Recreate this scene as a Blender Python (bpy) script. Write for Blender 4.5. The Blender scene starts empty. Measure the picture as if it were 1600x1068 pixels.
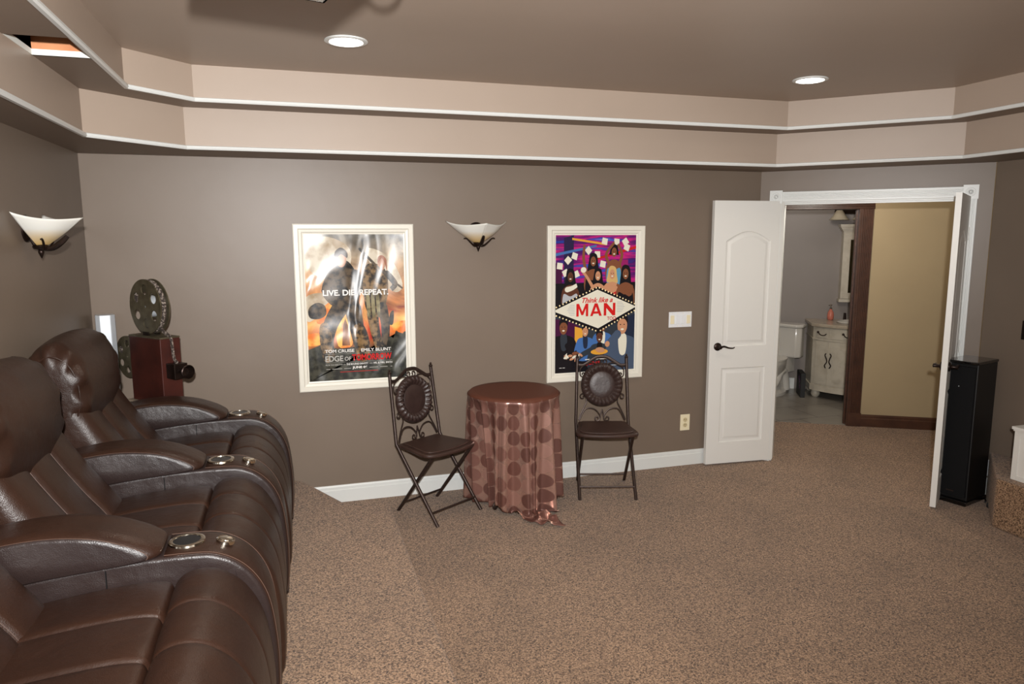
import bpy, bmesh, math, random
from mathutils import Vector, Matrix
random.seed(7)
SC = bpy.context.scene
COL = SC.collection
PI = math.pi

# ------------------------------------------------------------------ camera
F_PX, YAW, PITCH, ROLL = 1119.245, 0.29889, -0.14581, -0.00296
CAM = Vector((1.1446, -4.8102, 1.780))
fw = Vector((math.sin(YAW)*math.cos(PITCH), math.cos(YAW)*math.cos(PITCH), math.sin(PITCH)))
rt = Vector((math.cos(YAW), -math.sin(YAW), 0)); up = rt.cross(fw)
r2 = rt*math.cos(ROLL) + up*math.sin(ROLL); u2 = up*math.cos(ROLL) - rt*math.sin(ROLL)
cd = bpy.data.cameras.new('camera'); cam = bpy.data.objects.new('camera', cd); COL.objects.link(cam)
M4 = Matrix((r2, u2, -fw)).transposed().to_4x4(); M4.translation = CAM
cam.matrix_world = M4
cd.sensor_width = 36; cd.lens = F_PX/1600*36; cd.clip_start = 0.05
SC.camera = cam
# ------------------------------------------------------------------ light and exposure
W = bpy.data.worlds.new('world'); SC.world = W; W.use_nodes = True
W.node_tree.nodes['Background'].inputs[0].default_value = (0.9, 0.85, 0.8, 1)
W.node_tree.nodes['Background'].inputs[1].default_value = 0.05
SC.view_settings.view_transform = 'Standard'; SC.view_settings.look = 'None'
SC.view_settings.gamma = 1; SC.view_settings.use_curve_mapping = False
SC.view_settings.exposure = 0.0

def lamp(name, kind, loc, energy, color=(1, 1, 1), aim=None, **kw):
    l = bpy.data.lights.new(name, kind); l.energy = energy; l.color = color
    for k, v in kw.items(): setattr(l, k, v)
    o = bpy.data.objects.new(name, l); COL.objects.link(o); o.location = loc
    if aim is not None:
        d = Vector(aim) - Vector(loc); o.rotation_euler = d.to_track_quat('-Z', 'Y').to_euler()
    return o
# the photographer's flash just above and behind the lens
lamp('camera_flash', 'SPOT', (1.13, -4.95, 2.0), 880, (1.0, 0.99, 0.98), aim=(1.9, 0.0, 2.65), spot_size=math.radians(140), spot_blend=1.0, shadow_soft_size=0.035)
# the two recessed ceiling lamps in view and the rest of their row behind the camera
CANS = [(1.437, -1.295), (4.055, -1.21), (1.437, -4.3), (4.055, -4.3)]
for cx, cy in CANS:
    lamp('downlight', 'SPOT', (cx, cy, 2.655), 30, (1.0, 0.86, 0.70), aim=(cx, cy, 0), spot_size=math.radians(140), spot_blend=0.6, shadow_soft_size=0.07)
# bounce of the flash off the pale ceiling and walls behind the photographer
lamp('rear_room_light', 'AREA', (2.8, -5.6, 2.2), 20, (1.0, 0.9, 0.8), aim=(2.8, -2.0, 1.0), shape='RECTANGLE', size=3.5, size_y=0.6)
lamp('hall_light', 'POINT', (5.35, -0.15, 2.25), 34, (1.0, 0.95, 0.86), shadow_soft_size=0.1)
lamp('bathroom_light', 'POINT', (6.2, 1.3, 2.2), 15, (1.0, 0.95, 0.9), shadow_soft_size=0.1)

# ------------------------------------------------------------------ materials
def srgb(r, g, b):
    f = lambda c: (c/255/12.92) if c/255 <= 0.04045 else ((c/255+0.055)/1.055)**2.4
    return (f(r), f(g), f(b), 1)
def mat(name, col, rough=0.5, metal=0.0, spec=0.5, noise=None, bump=None, sheen=0, coat=0, emit=None, trans=0):
    """noise=(scale, colour2, lo, hi, detail); bump=(scale, strength, distance)"""
    m = bpy.data.materials.new(name); m.use_nodes = True; nt = m.node_tree; N = nt.nodes; L = nt.links
    b = N['Principled BSDF']; b.inputs['Base Color'].default_value = col
    b.inputs['Roughness'].default_value = rough; b.inputs['Metallic'].default_value = metal
    b.inputs['Specular IOR Level'].default_value = spec
    if sheen: b.inputs['Sheen Weight'].default_value = sheen; b.inputs['Sheen Roughness'].default_value = .4
    if coat: b.inputs['Coat Weight'].default_value = coat; b.inputs['Coat Roughness'].default_value = .15
    if trans: b.inputs['Transmission Weight'].default_value = trans
    if emit: b.inputs['Emission Color'].default_value = emit[0]; b.inputs['Emission Strength'].default_value = emit[1]
    tc = N.new('ShaderNodeTexCoord')
    if noise:
        n = N.new('ShaderNodeTexNoise'); n.inputs['Scale'].default_value = noise[0]
        n.inputs['Detail'].default_value = noise[4] if len(noise) > 4 else 3
        L.new(tc.outputs['Object'], n.inputs['Vector'])
        r = N.new('ShaderNodeValToRGB'); r.color_ramp.elements[0].position = noise[2]; r.color_ramp.elements[1].position = noise[3]
        r.color_ramp.elements[0].color = col; r.color_ramp.elements[1].color = noise[1]
        L.new(n.outputs['Fac'], r.inputs['Fac']); L.new(r.outputs['Color'], b.inputs['Base Color'])
    if bump:
        n2 = N.new('ShaderNodeTexNoise'); n2.inputs['Scale'].default_value = bump[0]; n2.inputs['Detail'].default_value = 4
        L.new(tc.outputs['Object'], n2.inputs['Vector'])
        bp = N.new('ShaderNodeBump'); bp.inputs['Strength'].default_value = bump[1]; bp.inputs['Distance'].default_value = bump[2]
        L.new(n2.outputs['Fac'], bp.inputs['Height']); L.new(bp.outputs['Normal'], b.inputs['Normal'])
    return m
M = {}
M['wall'] = mat('taupe_wall_paint', srgb(118, 104, 91), .42, spec=.4, noise=(1.3, srgb(123, 109, 96), .35, .7), bump=(7, .10, .01))
M['ceil'] = mat('taupe_ceiling_paint', srgb(127, 111, 98), .5, spec=.35, noise=(1.1, srgb(131, 115, 101), .35, .7), bump=(7, .08, .01))
M['tray'] = mat('pale_taupe_tray', srgb(166, 149, 134), .45, spec=.4, noise=(1.1, srgb(171, 154, 139), .35, .7), bump=(7, .10, .01))  # paler tone for tray risers and top than for soffit and ledge
M['white'] = mat('white_gloss_trim', srgb(218, 220, 217), .35, bump=(60, .03, .002))
M['door'] = mat('white_door_paint', srgb(224, 223, 218), .38, bump=(90, .04, .001))
M['cream'] = mat('cream_frame_paint', srgb(226, 222, 209), .4, bump=(50, .03, .001))
M['tan'] = mat('tan_hall_paint', srgb(160, 142, 110), .6, noise=(2, srgb(155, 137, 106), .4, .7))
M['greywall'] = mat('grey_bathroom_paint', srgb(130, 122, 116), .55, noise=(2, srgb(126, 118, 112), .4, .7))
M['brownwood'] = mat('dark_brown_wood', srgb(74, 46, 32), .35, noise=(14, srgb(58, 35, 24), .35, .7, 5), bump=(40, .1, .002))
M['tile'] = mat('grey_floor_tile', srgb(120, 114, 106), .3, noise=(4, srgb(136, 130, 121), .3, .7, 6))
def carpet():
    m = mat('speckled_brown_carpet', srgb(140, 112, 90), .95, spec=.1, sheen=.2)
    nt = m.node_tree; N = nt.nodes; L = nt.links; b = N['Principled BSDF']
    tc = N.new('ShaderNodeTexCoord')
    a = N.new('ShaderNodeTexNoise'); a.inputs['Scale'].default_value = 105; a.inputs['Detail'].default_value = 4; a.inputs['Roughness'].default_value = .75
    v = N.new('ShaderNodeTexVoronoi'); v.inputs['Scale'].default_value = 190
    lo = N.new('ShaderNodeTexNoise'); lo.inputs['Scale'].default_value = 2.2; lo.inputs['Detail'].default_value = 3
    for n in (a, v, lo): L.new(tc.outputs['Object'], n.inputs['Vector'])
    r = N.new('ShaderNodeValToRGB'); e = r.color_ramp.elements
    e[0].position = .30; e[0].color = srgb(52, 39, 29); e[1].position = .68; e[1].color = srgb(180, 148, 118)
    k = e.new(.48); k.color = srgb(130, 103, 80)
    vs_ = N.new('ShaderNodeSeparateColor'); L.new(v.outputs['Color'], vs_.inputs[0])
    am = N.new('ShaderNodeMix'); am.inputs['Factor'].default_value = .32; L.new(a.outputs['Fac'], am.inputs['A']); L.new(vs_.outputs[0], am.inputs['B'])
    L.new(am.outputs['Result'], r.inputs['Fac'])
    mx = N.new('ShaderNodeMix'); mx.data_type = 'RGBA'; mx.blend_type = 'MULTIPLY'; mx.inputs['Factor'].default_value = 1
    r2 = N.new('ShaderNodeValToRGB'); r2.color_ramp.elements[0].color = (.86, .86, .86, 1); r2.color_ramp.elements[1].color = (1, 1, 1, 1)
    r2.color_ramp.elements[0].position = .35; r2.color_ramp.elements[1].position = .6
    L.new(lo.outputs['Fac'], r2.inputs['Fac']); L.new(r.outputs['Color'], mx.inputs['A']); L.new(r2.outputs['Color'], mx.inputs['B'])
    L.new(mx.outputs['Result'], b.inputs['Base Color'])
    bp = N.new('ShaderNodeBump'); bp.inputs['Strength'].default_value = .8; bp.inputs['Distance'].default_value = .006
    L.new(a.outputs['Fac'], bp.inputs['Height']); L.new(bp.outputs['Normal'], b.inputs['Normal'])
    return m
M['carpet'] = carpet()
def leather(name, c1, c2, rough):
    m = mat(name, c1, rough, spec=.42, noise=(3.5, c2, .35, .7, 4))
    nt = m.node_tree; N = nt.nodes; L = nt.links; b = N['Principled BSDF']; tc = N.new('ShaderNodeTexCoord')
    v = N.new('ShaderNodeTexVoronoi'); v.inputs['Scale'].default_value = 320
    w = N.new('ShaderNodeTexNoise'); w.inputs['Scale'].default_value = 9; w.inputs['Detail'].default_value = 3
    for n in (v, w): L.new(tc.outputs['Object'], n.inputs['Vector'])
    b1 = N.new('ShaderNodeBump'); b1.inputs['Strength'].default_value = .35; b1.inputs['Distance'].default_value = .0012
    b2 = N.new('ShaderNodeBump'); b2.inputs['Strength'].default_value = .35; b2.inputs['Distance'].default_value = .02
    L.new(v.outputs['Distance'], b1.inputs['Height']); L.new(w.outputs['Fac'], b2.inputs['Height'])
    L.new(b2.outputs['Normal'], b1.inputs['Normal']); L.new(b1.outputs['Normal'], b.inputs['Normal'])
    return m
M['leather'] = leather('brown_leather', srgb(48, 29, 20), srgb(40, 24, 17), .38)
M['vinyl'] = leather('brown_side_vinyl', srgb(42, 32, 30), srgb(37, 28, 27), .36)
M['thread'] = mat('brown_thread', srgb(84, 62, 51), .6)
M['chrome'] = mat('chrome', srgb(205, 198, 184), .15, 1.0)
M['cupdark'] = mat('dark_cup_well', srgb(40, 44, 48), .25, .6)
M['black'] = mat('black_plastic', srgb(11, 11, 12), .5)
M['blackgloss'] = mat('black_gloss', srgb(10, 10, 11), .12, coat=.5)
M['grille'] = mat('black_grille_cloth', srgb(17, 17, 18), .85, spec=.15, noise=(900, srgb(25, 25, 26), .4, .6))
M['bronze'] = mat('dark_bronze', srgb(38, 28, 24), .35, .7, noise=(30, srgb(52, 38, 32), .4, .7))
M['iron'] = mat('brown_wrought_iron', srgb(66, 52, 46), .42, .5, noise=(60, srgb(50, 38, 34), .35, .7), bump=(120, .2, .001))
M['padleather'] = mat('dark_brown_embossed_leather', srgb(58, 42, 38), .42, noise=(20, srgb(48, 34, 31), .3, .7), bump=(55, .35, .003))
M['seatleather'] = mat('dark_brown_seat_leather', srgb(56, 38, 32), .45, noise=(12, srgb(68, 48, 41), .4, .75), bump=(35, .2, .003))
M['mahogany'] = mat('red_mahogany', srgb(68, 31, 25), .35, noise=(9, srgb(52, 24, 20), .4, .65, 6))
M['reel'] = mat('aged_olive_metal', srgb(112, 104, 84), .45, .6, noise=(25, srgb(88, 80, 62), .35, .7))
M['film'] = mat('film_strip', srgb(62, 54, 50), .4, noise=(90, srgb(150, 138, 128), .5, .6))
M['silver'] = mat('silver_white_speaker', srgb(214, 220, 226), .3, .3)
M['amberglass'] = None
M['bulbglow'] = mat('lamp_glow', (1, 1, 1, 1), .5, emit=((1.0, .95, .85, 1), 14))
M['porcelain'] = mat('white_porcelain', srgb(196, 192, 184), .12, coat=.4)
M['vanity'] = mat('antique_white_vanity', srgb(186, 178, 162), .45, noise=(12, srgb(170, 160, 143), .45, .75))
M['stone'] = mat('beige_stone_top', srgb(170, 158, 140), .25, noise=(20, srgb(150, 138, 122), .4, .7, 5))
M['mirror'] = mat('dark_mirror', srgb(120, 118, 105), .06, 1.0)
M['soap'] = mat('pink_soap', srgb(214, 130, 110), .15, trans=.3)
M['clear'] = mat('clear_plastic', srgb(225, 225, 225), .08, trans=.85)
M['orangewood'] = mat('raw_orange_lumber', srgb(205, 140, 95), .7, noise=(8, srgb(185, 118, 76), .4, .7, 5))
M['plaster'] = mat('bare_white_drywall', srgb(232, 232, 224), .8)
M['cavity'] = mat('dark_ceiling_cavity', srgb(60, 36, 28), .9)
M['ivory'] = mat('ivory_plastic', srgb(232, 222, 190), .35)
M['switchwhite'] = mat('white_switch_plastic', srgb(228, 230, 232), .3)
M['purple'] = mat('purple_print', srgb(110, 70, 120), .5)

def glass_shade():
    m = bpy.data.materials.new('amber_scavo_glass'); m.use_nodes = True; nt = m.node_tree; N = nt.nodes; L = nt.links
    b = N['Principled BSDF']; b.inputs['Roughness'].default_value = .25; b.inputs['Subsurface Weight'].default_value = .25
    b.inputs['Subsurface Radius'].default_value = (.02, .02, .015)
    tc = N.new('ShaderNodeTexCoord'); s = N.new('ShaderNodeSeparateXYZ'); r = N.new('ShaderNodeValToRGB')
    mr = N.new('ShaderNodeMapRange'); mr.inputs['From Min'].default_value = -.125; mr.inputs['From Max'].default_value = 0
    L.new(tc.outputs['Object'], s.inputs[0]); L.new(s.outputs['Z'], mr.inputs['Value']); L.new(mr.outputs[0], r.inputs['Fac'])
    e = r.color_ramp.elements; e[0].color = srgb(216, 180, 112); e[0].position = .05; e[1].color = srgb(222, 221, 214); e[1].position = .62
    k = e.new(.34); k.color = srgb(220, 200, 164)
    L.new(r.outputs['Color'], b.inputs['Base Color']); return m
M['amberglass'] = glass_shade()

# ------------------------------------------------------------------ helpers
def link(name, bm, m, parent=None, smooth=False, bevel=0, auto=None):
    me = bpy.data.meshes.new(name)
    bmesh.ops.recalc_face_normals(bm, faces=bm.faces[:])
    bm.to_mesh(me); bm.free()
    for x in (m if isinstance(m, (list, tuple)) else [m]): me.materials.append(x)
    if smooth:
        for p in me.polygons: p.use_smooth = True
        me.set_sharp_from_angle(angle=math.radians(auto or 40))
    o = bpy.data.objects.new(name, me); COL.objects.link(o)
    if parent: o.parent = parent
    if bevel:
        md = o.modifiers.new('bevel', 'BEVEL'); md.width = bevel; md.segments = 2; md.limit_method = 'ANGLE'
    return o
def tag(o, label, cat, group=None, kind=None):
    o['label'] = label; o['category'] = cat
    if group: o['group'] = group
    if kind: o['kind'] = kind
    return o
def empty(name, loc, rz=0, label=None, cat=None, group=None, kind=None):
    o = bpy.data.objects.new(name, None); COL.objects.link(o); o.location = loc; o.rotation_euler = (0, 0, rz)
    o.empty_display_size = .1
    if label: tag(o, label, cat, group, kind)
    return o
def clone(o, parent=None):
    c = o.copy(); COL.objects.link(c)
    if parent: c.parent = parent
    for ch in [x for x in bpy.data.objects if x.parent == o]: clone(ch, c)
    return c
def box(bm, lo, hi, X=None):
    lo = Vector(lo); hi = Vector(hi)
    v = [bm.verts.new((X @ Vector(p)) if X else p) for p in [(x, y, z) for z in (lo.z, hi.z) for y in (lo.y, hi.y) for x in (lo.x, hi.x)]]
    for f in [(0, 2, 3, 1), (4, 5, 7, 6), (0, 1, 5, 4), (2, 6, 7, 3), (0, 4, 6, 2), (1, 3, 7, 5)]:
        bm.faces.new([v[i] for i in f])
def boxes(*bs, X=None):
    bm = bmesh.new()
    for lo, hi in bs: box(bm, lo, hi, X)
    return bm
def sweep_poly(bm, poly, p0, p1, A, B):
    """sweep the 2D polygon (a,b) from p0 to p1"""
    p0, p1, A, B = map(Vector, (p0, p1, A, B))
    a = [bm.verts.new(p0 + A*x + B*y) for x, y in poly]; b = [bm.verts.new(p1 + A*x + B*y) for x, y in poly]
    n = len(poly)
    for i in range(n): bm.faces.new((a[i], a[(i+1) % n], b[(i+1) % n], b[i]))
    bm.faces.new(a); bm.faces.new(b[::-1])
def sweep_path(bm, path, prof, closed=False):
    """mitred sweep of profile (inward offset, z) along a flat path of (x,y)"""
    n = len(path); rings = []
    for i, p in enumerate(path):
        p = Vector(p)
        if closed or 0 < i < n-1:
            d0 = (p - Vector(path[i-1])).normalized(); d1 = (Vector(path[(i+1) % n]) - p).normalized()
        elif i == 0: d0 = d1 = (Vector(path[1]) - p).normalized()
        else: d0 = d1 = (p - Vector(path[i-1])).normalized()
        n0 = Vector((d0.y, -d0.x)); n1 = Vector((d1.y, -d1.x)); m = (n0+n1).normalized(); k = 1/max(.3, m.dot(n0))
        rings.append([bm.verts.new((p.x + m.x*k*a, p.y + m.y*k*a, z)) for a, z in prof])
    q = len(prof)
    for i in range(n if closed else n-1):
        r, s = rings[i], rings[(i+1) % n]
        for j in range(q): bm.faces.new((r[j], r[(j+1) % q], s[(j+1) % q], s[j]))
    if not closed: bm.faces.new(rings[0]); bm.faces.new(rings[-1][::-1])
def prism(bm, poly, z0, z1, X=None):
    f = (lambda p: X @ Vector(p)) if X else (lambda p: p)
    a = [bm.verts.new(f((x, y, z0))) for x, y in poly]; b = [bm.verts.new(f((x, y, z1))) for x, y in poly]
    n = len(poly)
    for i in range(n): bm.faces.new((a[i], a[(i+1) % n], b[(i+1) % n], b[i]))
    bm.faces.new(a[::-1]); bm.faces.new(b)
def lathe(bm, prof, c=(0, 0, 0), seg=32, axis='z', X=None, sx=1, sy=1):
    """prof (r,h) from one end to the other"""
    c = Vector(c); rings = []
    for r, h in prof:
        ring = []
        for i in range(seg):
            t = 2*PI*i/seg; x, y = r*math.cos(t)*sx, r*math.sin(t)*sy
            p = Vector((x, y, h)) if axis == 'z' else Vector((x, h, y)) if axis == 'y' else Vector((h, x, y))
            p += c
            ring.append(bm.verts.new(X @ p if X else p))
        rings.append(ring)
    for a, b in zip(rings, rings[1:]):
        for i in range(seg): bm.faces.new((a[i], a[(i+1) % seg], b[(i+1) % seg], b[i]))
    bm.faces.new(rings[0]); bm.faces.new(rings[-1][::-1])
def tube(bm, pts, r, seg=8, flat=1.0):
    pts = [Vector(p) for p in pts]; n = len(pts); rings = []; nv = None
    for i, p in enumerate(pts):
        d = (pts[min(i+1, n-1)] - pts[max(i-1, 0)]).normalized()
        if nv is None:
            nv = d.orthogonal().normalized()
            if abs(d.z) < .95: nv = Vector((0, 0, 1)).cross(d).normalized()
        nv = (nv - d*nv.dot(d)).normalized(); b = d.cross(nv); rr = r[i] if isinstance(r, (list, tuple)) else r
        rings.append([bm.verts.new(p + (nv*math.cos(2*PI*k/seg)*flat + b*math.sin(2*PI*k/seg))*rr) for k in range(seg)])
    for a, b in zip(rings, rings[1:]):
        for k in range(seg): bm.faces.new((a[k], a[(k+1) % seg], b[(k+1) % seg], b[k]))
    bm.faces.new(rings[0][::-1]); bm.faces.new(rings[-1])
def tubes(*a, seg=8, flat=1.0):
    bm = bmesh.new()
    for pts, r in a: tube(bm, pts, r, seg, flat)
    return bm
def crom(pts, per=6, closed=True):
    out = []; n = len(pts); P = [Vector(p) for p in pts]
    for i in range(n if closed else n-1):
        g = (lambda k: P[k % n]) if closed else (lambda k: P[min(max(k, 0), n-1)])
        a, b, c, d = g(i-1), g(i), g(i+1), g(i+2)
        for s in range(per):
            t = s/per
            out.append(.5*((2*b) + (c-a)*t + (2*a-5*b+4*c-d)*t*t + (3*b-a-3*c+d)*t**3))
    if not closed: out.append(P[-1])
    return out
def cushion(prof, y0, y1, er, seams=(), dip=.012, sw=.012, puff=0.0, nv=26, per=6, scale=False, ripple=0, skew=None):
    """solid from a closed (x,z) profile swept in y with rounded ends, stitched dips and puff"""
    P = crom(prof, per); n = len(P); c = sum(P, Vector((0, 0)))/n
    area = sum(P[i].x*P[(i+1) % n].y - P[(i+1) % n].x*P[i].y for i in range(n)); sg = 1 if area > 0 else -1
    nr = []
    for i in range(n):
        d = (P[(i+1) % n] - P[i-1]).normalized(); nr.append(Vector((d.y, -d.x))*sg)
    R = sum((p-c).length for p in P)/n
    ys = []
    k = 7
    for i in range(k): a = PI/2*i/(k-1); ys.append((y0 + er*(1-math.cos(a)), er*(1-math.sin(a)), 1-i/(k-1)))
    for i in range(1, nv): ys.append((y0+er + (y1-y0-2*er)*i/nv, 0, 0))
    for i in range(k-1, -1, -1): a = PI/2*i/(k-1); ys.append((y1 - er*(1-math.cos(a)), er*(1-math.sin(a)), 1-i/(k-1)))
    extra = []
    for s in seams:
        for o in (-1.6, -.8, -.3, 0, .3, .8, 1.6): extra.append((s+o*sw, 0, 0))
    ys = sorted(ys + extra)
    bounds = [y0] + sorted(seams) + [y1]
    bm = bmesh.new(); rings = []
    for y, ins, e in ys:
        d = ins
        dd = sum(dip*math.exp(-((y-s)/sw)**2) for s in seams)
        pf = 0
        for a, b in zip(bounds, bounds[1:]):
            if a <= y <= b: t = (y-a)/(b-a); pf = puff*math.sin(PI*t)**.7 if 0 < t < 1 else 0
        ring = []
        for i in range(n):
            rp = ripple*math.sin(i*2*PI*9/n*1.0)*e*(1-e)*4 if ripple else 0
            if scale: q = c + (P[i]-c)*(1-d/R) + nr[i]*(pf-dd+rp)
            else: q = P[i] + nr[i]*(pf-dd-d+rp)
            yy = y + (skew(q.x, q.y, y) if skew else 0)
            ring.append(bm.verts.new((q.x, yy, q.y)))
        rings.append(ring)
    for a, b in zip(rings, rings[1:]):
        for i in range(n): bm.faces.new((a[i], a[(i+1) % n], b[(i+1) % n], b[i]))
    bm.faces.new(rings[0]); bm.faces.new(rings[-1][::-1])
    return bm
def text(s, x0, z0, x1, z1, y, parent, name, m, bold=0.0, shear=0.0, space=1.0):
    """lettering fitted into a rectangle of the local xz plane, facing -y"""
    cu = bpy.data.curves.new(name, 'FONT'); cu.body = s; cu.size = 1; cu.offset = bold; cu.shear = shear; cu.space_character = space
    to = bpy.data.objects.new(name, cu); COL.objects.link(to)
    me = bpy.data.meshes.new_from_object(to.evaluated_get(bpy.context.evaluated_depsgraph_get()))
    bpy.data.objects.remove(to); bpy.data.curves.remove(cu)
    xs = [v.co.x for v in me.vertices]; ys = [v.co.y for v in me.vertices]
    ax, bx, ay, by = min(xs), max(xs), min(ys), max(ys)
    for v in me.vertices:
        v.co = ((v.co.x-ax)/(bx-ax)*(x1-x0)+x0, y, (v.co.y-ay)/(by-ay)*(z1-z0)+z0)
    me.name = name; me.materials.append(m)
    o = bpy.data.objects.new(name, me); COL.objects.link(o)
    if parent: o.parent = parent
    return o
def merge_texts(objs, name, parent):
    """join several flat letterings into one mesh"""
    bm = bmesh.new(); mats = []
    for o in objs:
        mt = o.data.materials[0]
        if mt not in mats: mats.append(mt)
        k = len(bm.faces); bm.from_mesh(o.data); bm.faces.ensure_lookup_table()
        for f in bm.faces[k:]: f.material_index = mats.index(mt)
        me = o.data; bpy.data.objects.remove(o); bpy.data.meshes.remove(me)
    me = bpy.data.meshes.new(name); bm.to_mesh(me); bm.free()
    for x in mats: me.materials.append(x)
    o = bpy.data.objects.new(name, me); COL.objects.link(o); o.parent = parent
    return o

# ------------------------------------------------------------------ room shell
ZC, Z2, Z3 = 2.265, 2.487, 2.67
XR = 4.635                       # wall A ends, the angled wall begins (x + y = XR)
XC, YB = 5.70, -1.07             # right wall
YN = -6.6                        # wall behind the camera
HP = 0.182                       # seating platform
def S(name, bm, m, label, cat, **k):
    o = link(name, bm, m, **k); tag(o, label, cat, kind='structure'); return o
S('floor', boxes(((-.12, YN-.12, -.1), (7.6, 3.2, 0))), M['carpet'], 'speckled brown carpet across the lower floor of the theater room and hall', 'floor')
S('wall_left', boxes(((-.12, YN, 0), (0, .12, 2.9))), M['wall'], 'taupe painted left wall behind the recliners', 'wall')
S('wall_far', boxes(((0, 0, 0), (XR+.05, .12, 2.9))), M['wall'], 'taupe far wall carrying the two framed posters', 'wall')
S('wall_near', boxes(((-.12, YN-.12, 0), (XC+.12, YN, 2.9))), M['wall'], 'taupe wall behind the camera', 'wall')
S('wall_right', boxes(((XC, YN, 0), (XC+.12, YB, 2.9))), M['wall'], 'dark taupe right wall beside the black tower speaker', 'wall')
# angled wall: frame with origin at (XR,0), x along the wall to the right, y into the room behind it
s2 = math.sqrt(.5)
XB = Matrix(((s2, s2, 0, XR), (-s2, s2, 0, 0), (0, 0, 1, 0), (0, 0, 0, 1)))
LB = (XC-XR)/s2                   # length 1.506
O0, O1 = .155, 1.335              # door opening along the wall
DH = 2.045
S('wall_angled', boxes(((-.02, 0, 0), (O0, .12, 2.9)), ((O1, 0, 0), (LB, .12, 2.9)), ((O0, 0, DH), (O1, .12, 2.9)), X=XB), M['wall'], 'taupe angled wall holding the double door opening', 'wall')
# ceiling: soffit, two risers, ledge and top
def inset_poly(P): return P
P0 = [(0, YN), (0, 0), (XR, 0), (XC, YB), (XC, YN)]
P1 = [(.22, -6.1), (.22, -.80), (.625, -.395), (4.463, -.395), (5.263, -1.195), (5.263, -6.1)]
P2 = [(.43, -5.9), (.43, -.873), (.703, -.60), (4.385, -.60), (5.06, -1.275), (5.06, -5.9)]
HX0, HX1, HY0, HY1 = .22, .425, -1.77, -1.467     # missing panel in the left ledge
bm = bmesh.new()
def ngon_with_hole(bm, outer, inner, z):
    vo = [bm.verts.new((x, y, z)) for x, y in outer]; vi = [bm.verts.new((x, y, z)) for x, y in inner]
    es = [bm.edges.new((v[i], v[(i+1) % len(v)])) for v in (vo, vi) for i in range(len(v))]
    bmesh.ops.triangle_fill(bm, edges=es, use_beauty=True)
ngon_with_hole(bm, P0, P1, ZC)
q = 'ledge'
L1 = [(.22, HY1)] + P1[1:] + [P1[0], (.22, HY0)]
L2 = [(.43, HY1)] + P2[1:] + [P2[0], (.43, HY0)]
va = [bm.verts.new((x, y, Z2)) for x, y in L1]; vb = [bm.verts.new((x, y, Z2)) for x, y in L2]
for i in range(len(L1)-1): bm.faces.new((va[i], va[i+1], vb[i+1], vb[i]))
bm.faces.new([bm.verts.new(p) for p in ((HX1, HY0, Z2), (.43, HY0, Z2), (.43, HY1, Z2), (HX1, HY1, Z2))])
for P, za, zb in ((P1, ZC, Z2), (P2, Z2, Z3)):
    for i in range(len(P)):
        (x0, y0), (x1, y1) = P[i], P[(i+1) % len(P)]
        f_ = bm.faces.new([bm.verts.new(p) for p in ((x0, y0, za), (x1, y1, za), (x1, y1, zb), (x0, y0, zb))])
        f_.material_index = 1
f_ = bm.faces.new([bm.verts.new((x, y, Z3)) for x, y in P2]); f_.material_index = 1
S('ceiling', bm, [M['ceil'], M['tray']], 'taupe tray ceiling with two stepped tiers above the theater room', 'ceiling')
S('roof_slab', boxes(((-.12, YN-.12, 2.9), (8.2, 4.4, 3.0))), M['ceil'], 'floor structure above the ceiling', 'ceiling')
for z, P, nm in ((ZC, P1, 'trim_1'), (Z2, P2, 'trim_2')):
    prof = [(-.004, z+.003), (-.004, z+.019), (.006, z+.019), (.012, z+.016), (.018, z+.015), (.020, z+.004), (.015, z-.004), (.0, z-.004)]
    bm = bmesh.new(); sweep_path(bm, P, prof, closed=True)
    S(nm, bm, M['white'], 'white moulding along the %s tray edge of the ceiling' % ('lower' if z == ZC else 'upper'), 'trim')
# opening left by a missing ceiling panel
hole = empty('ceiling_opening', (HX0, HY0, Z2), 0, 'open hole in the left ceiling ledge showing raw orange lumber and a bare white edge', 'opening', kind='structure')
w_, d_ = HX1-HX0, HY1-HY0
link('lumber', boxes(((.002, d_, .022), (w_-.004, d_+.04, .16))), M['orangewood'], hole)
link('drywall_edge', boxes(((0, d_, .0), (w_, d_+.013, .022)), ((-.012, 0, .0), (0.002, d_, .022)), ((w_-.003, -.012, .001), (w_, d_, .022))), M['plaster'], hole)
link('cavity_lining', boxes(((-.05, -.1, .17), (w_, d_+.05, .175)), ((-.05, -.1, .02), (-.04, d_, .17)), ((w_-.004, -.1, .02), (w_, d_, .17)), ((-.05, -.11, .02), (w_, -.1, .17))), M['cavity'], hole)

# seating platform with a clipped corner
PX, PY = 1.66, -.565
bm = bmesh.new()
plat = [(0, YN), (PX, YN), (PX, PY-.03), (PX-.03, PY), (1.44, PY), (1.405, PY+.03), (1.24, -.19), (1.16, -.03), (1.11, 0), (0, 0)]
prism(bm, plat, 0, HP)
plt = S('platform', bm, M['carpet'], 'carpeted raised platform under the row of recliners', 'platform', bevel=.015)
# right stage
bm = bmesh.new(); prism(bm, [(5.21, YN), (XC, YN), (XC, -1.225), (5.68, -1.23), (5.24, -1.63), (5.21, -1.66)], 0, .31)
S('stage', bm, M['carpet'], 'carpeted raised step against the right wall under the white cabinet', 'step', bevel=.02)

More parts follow.
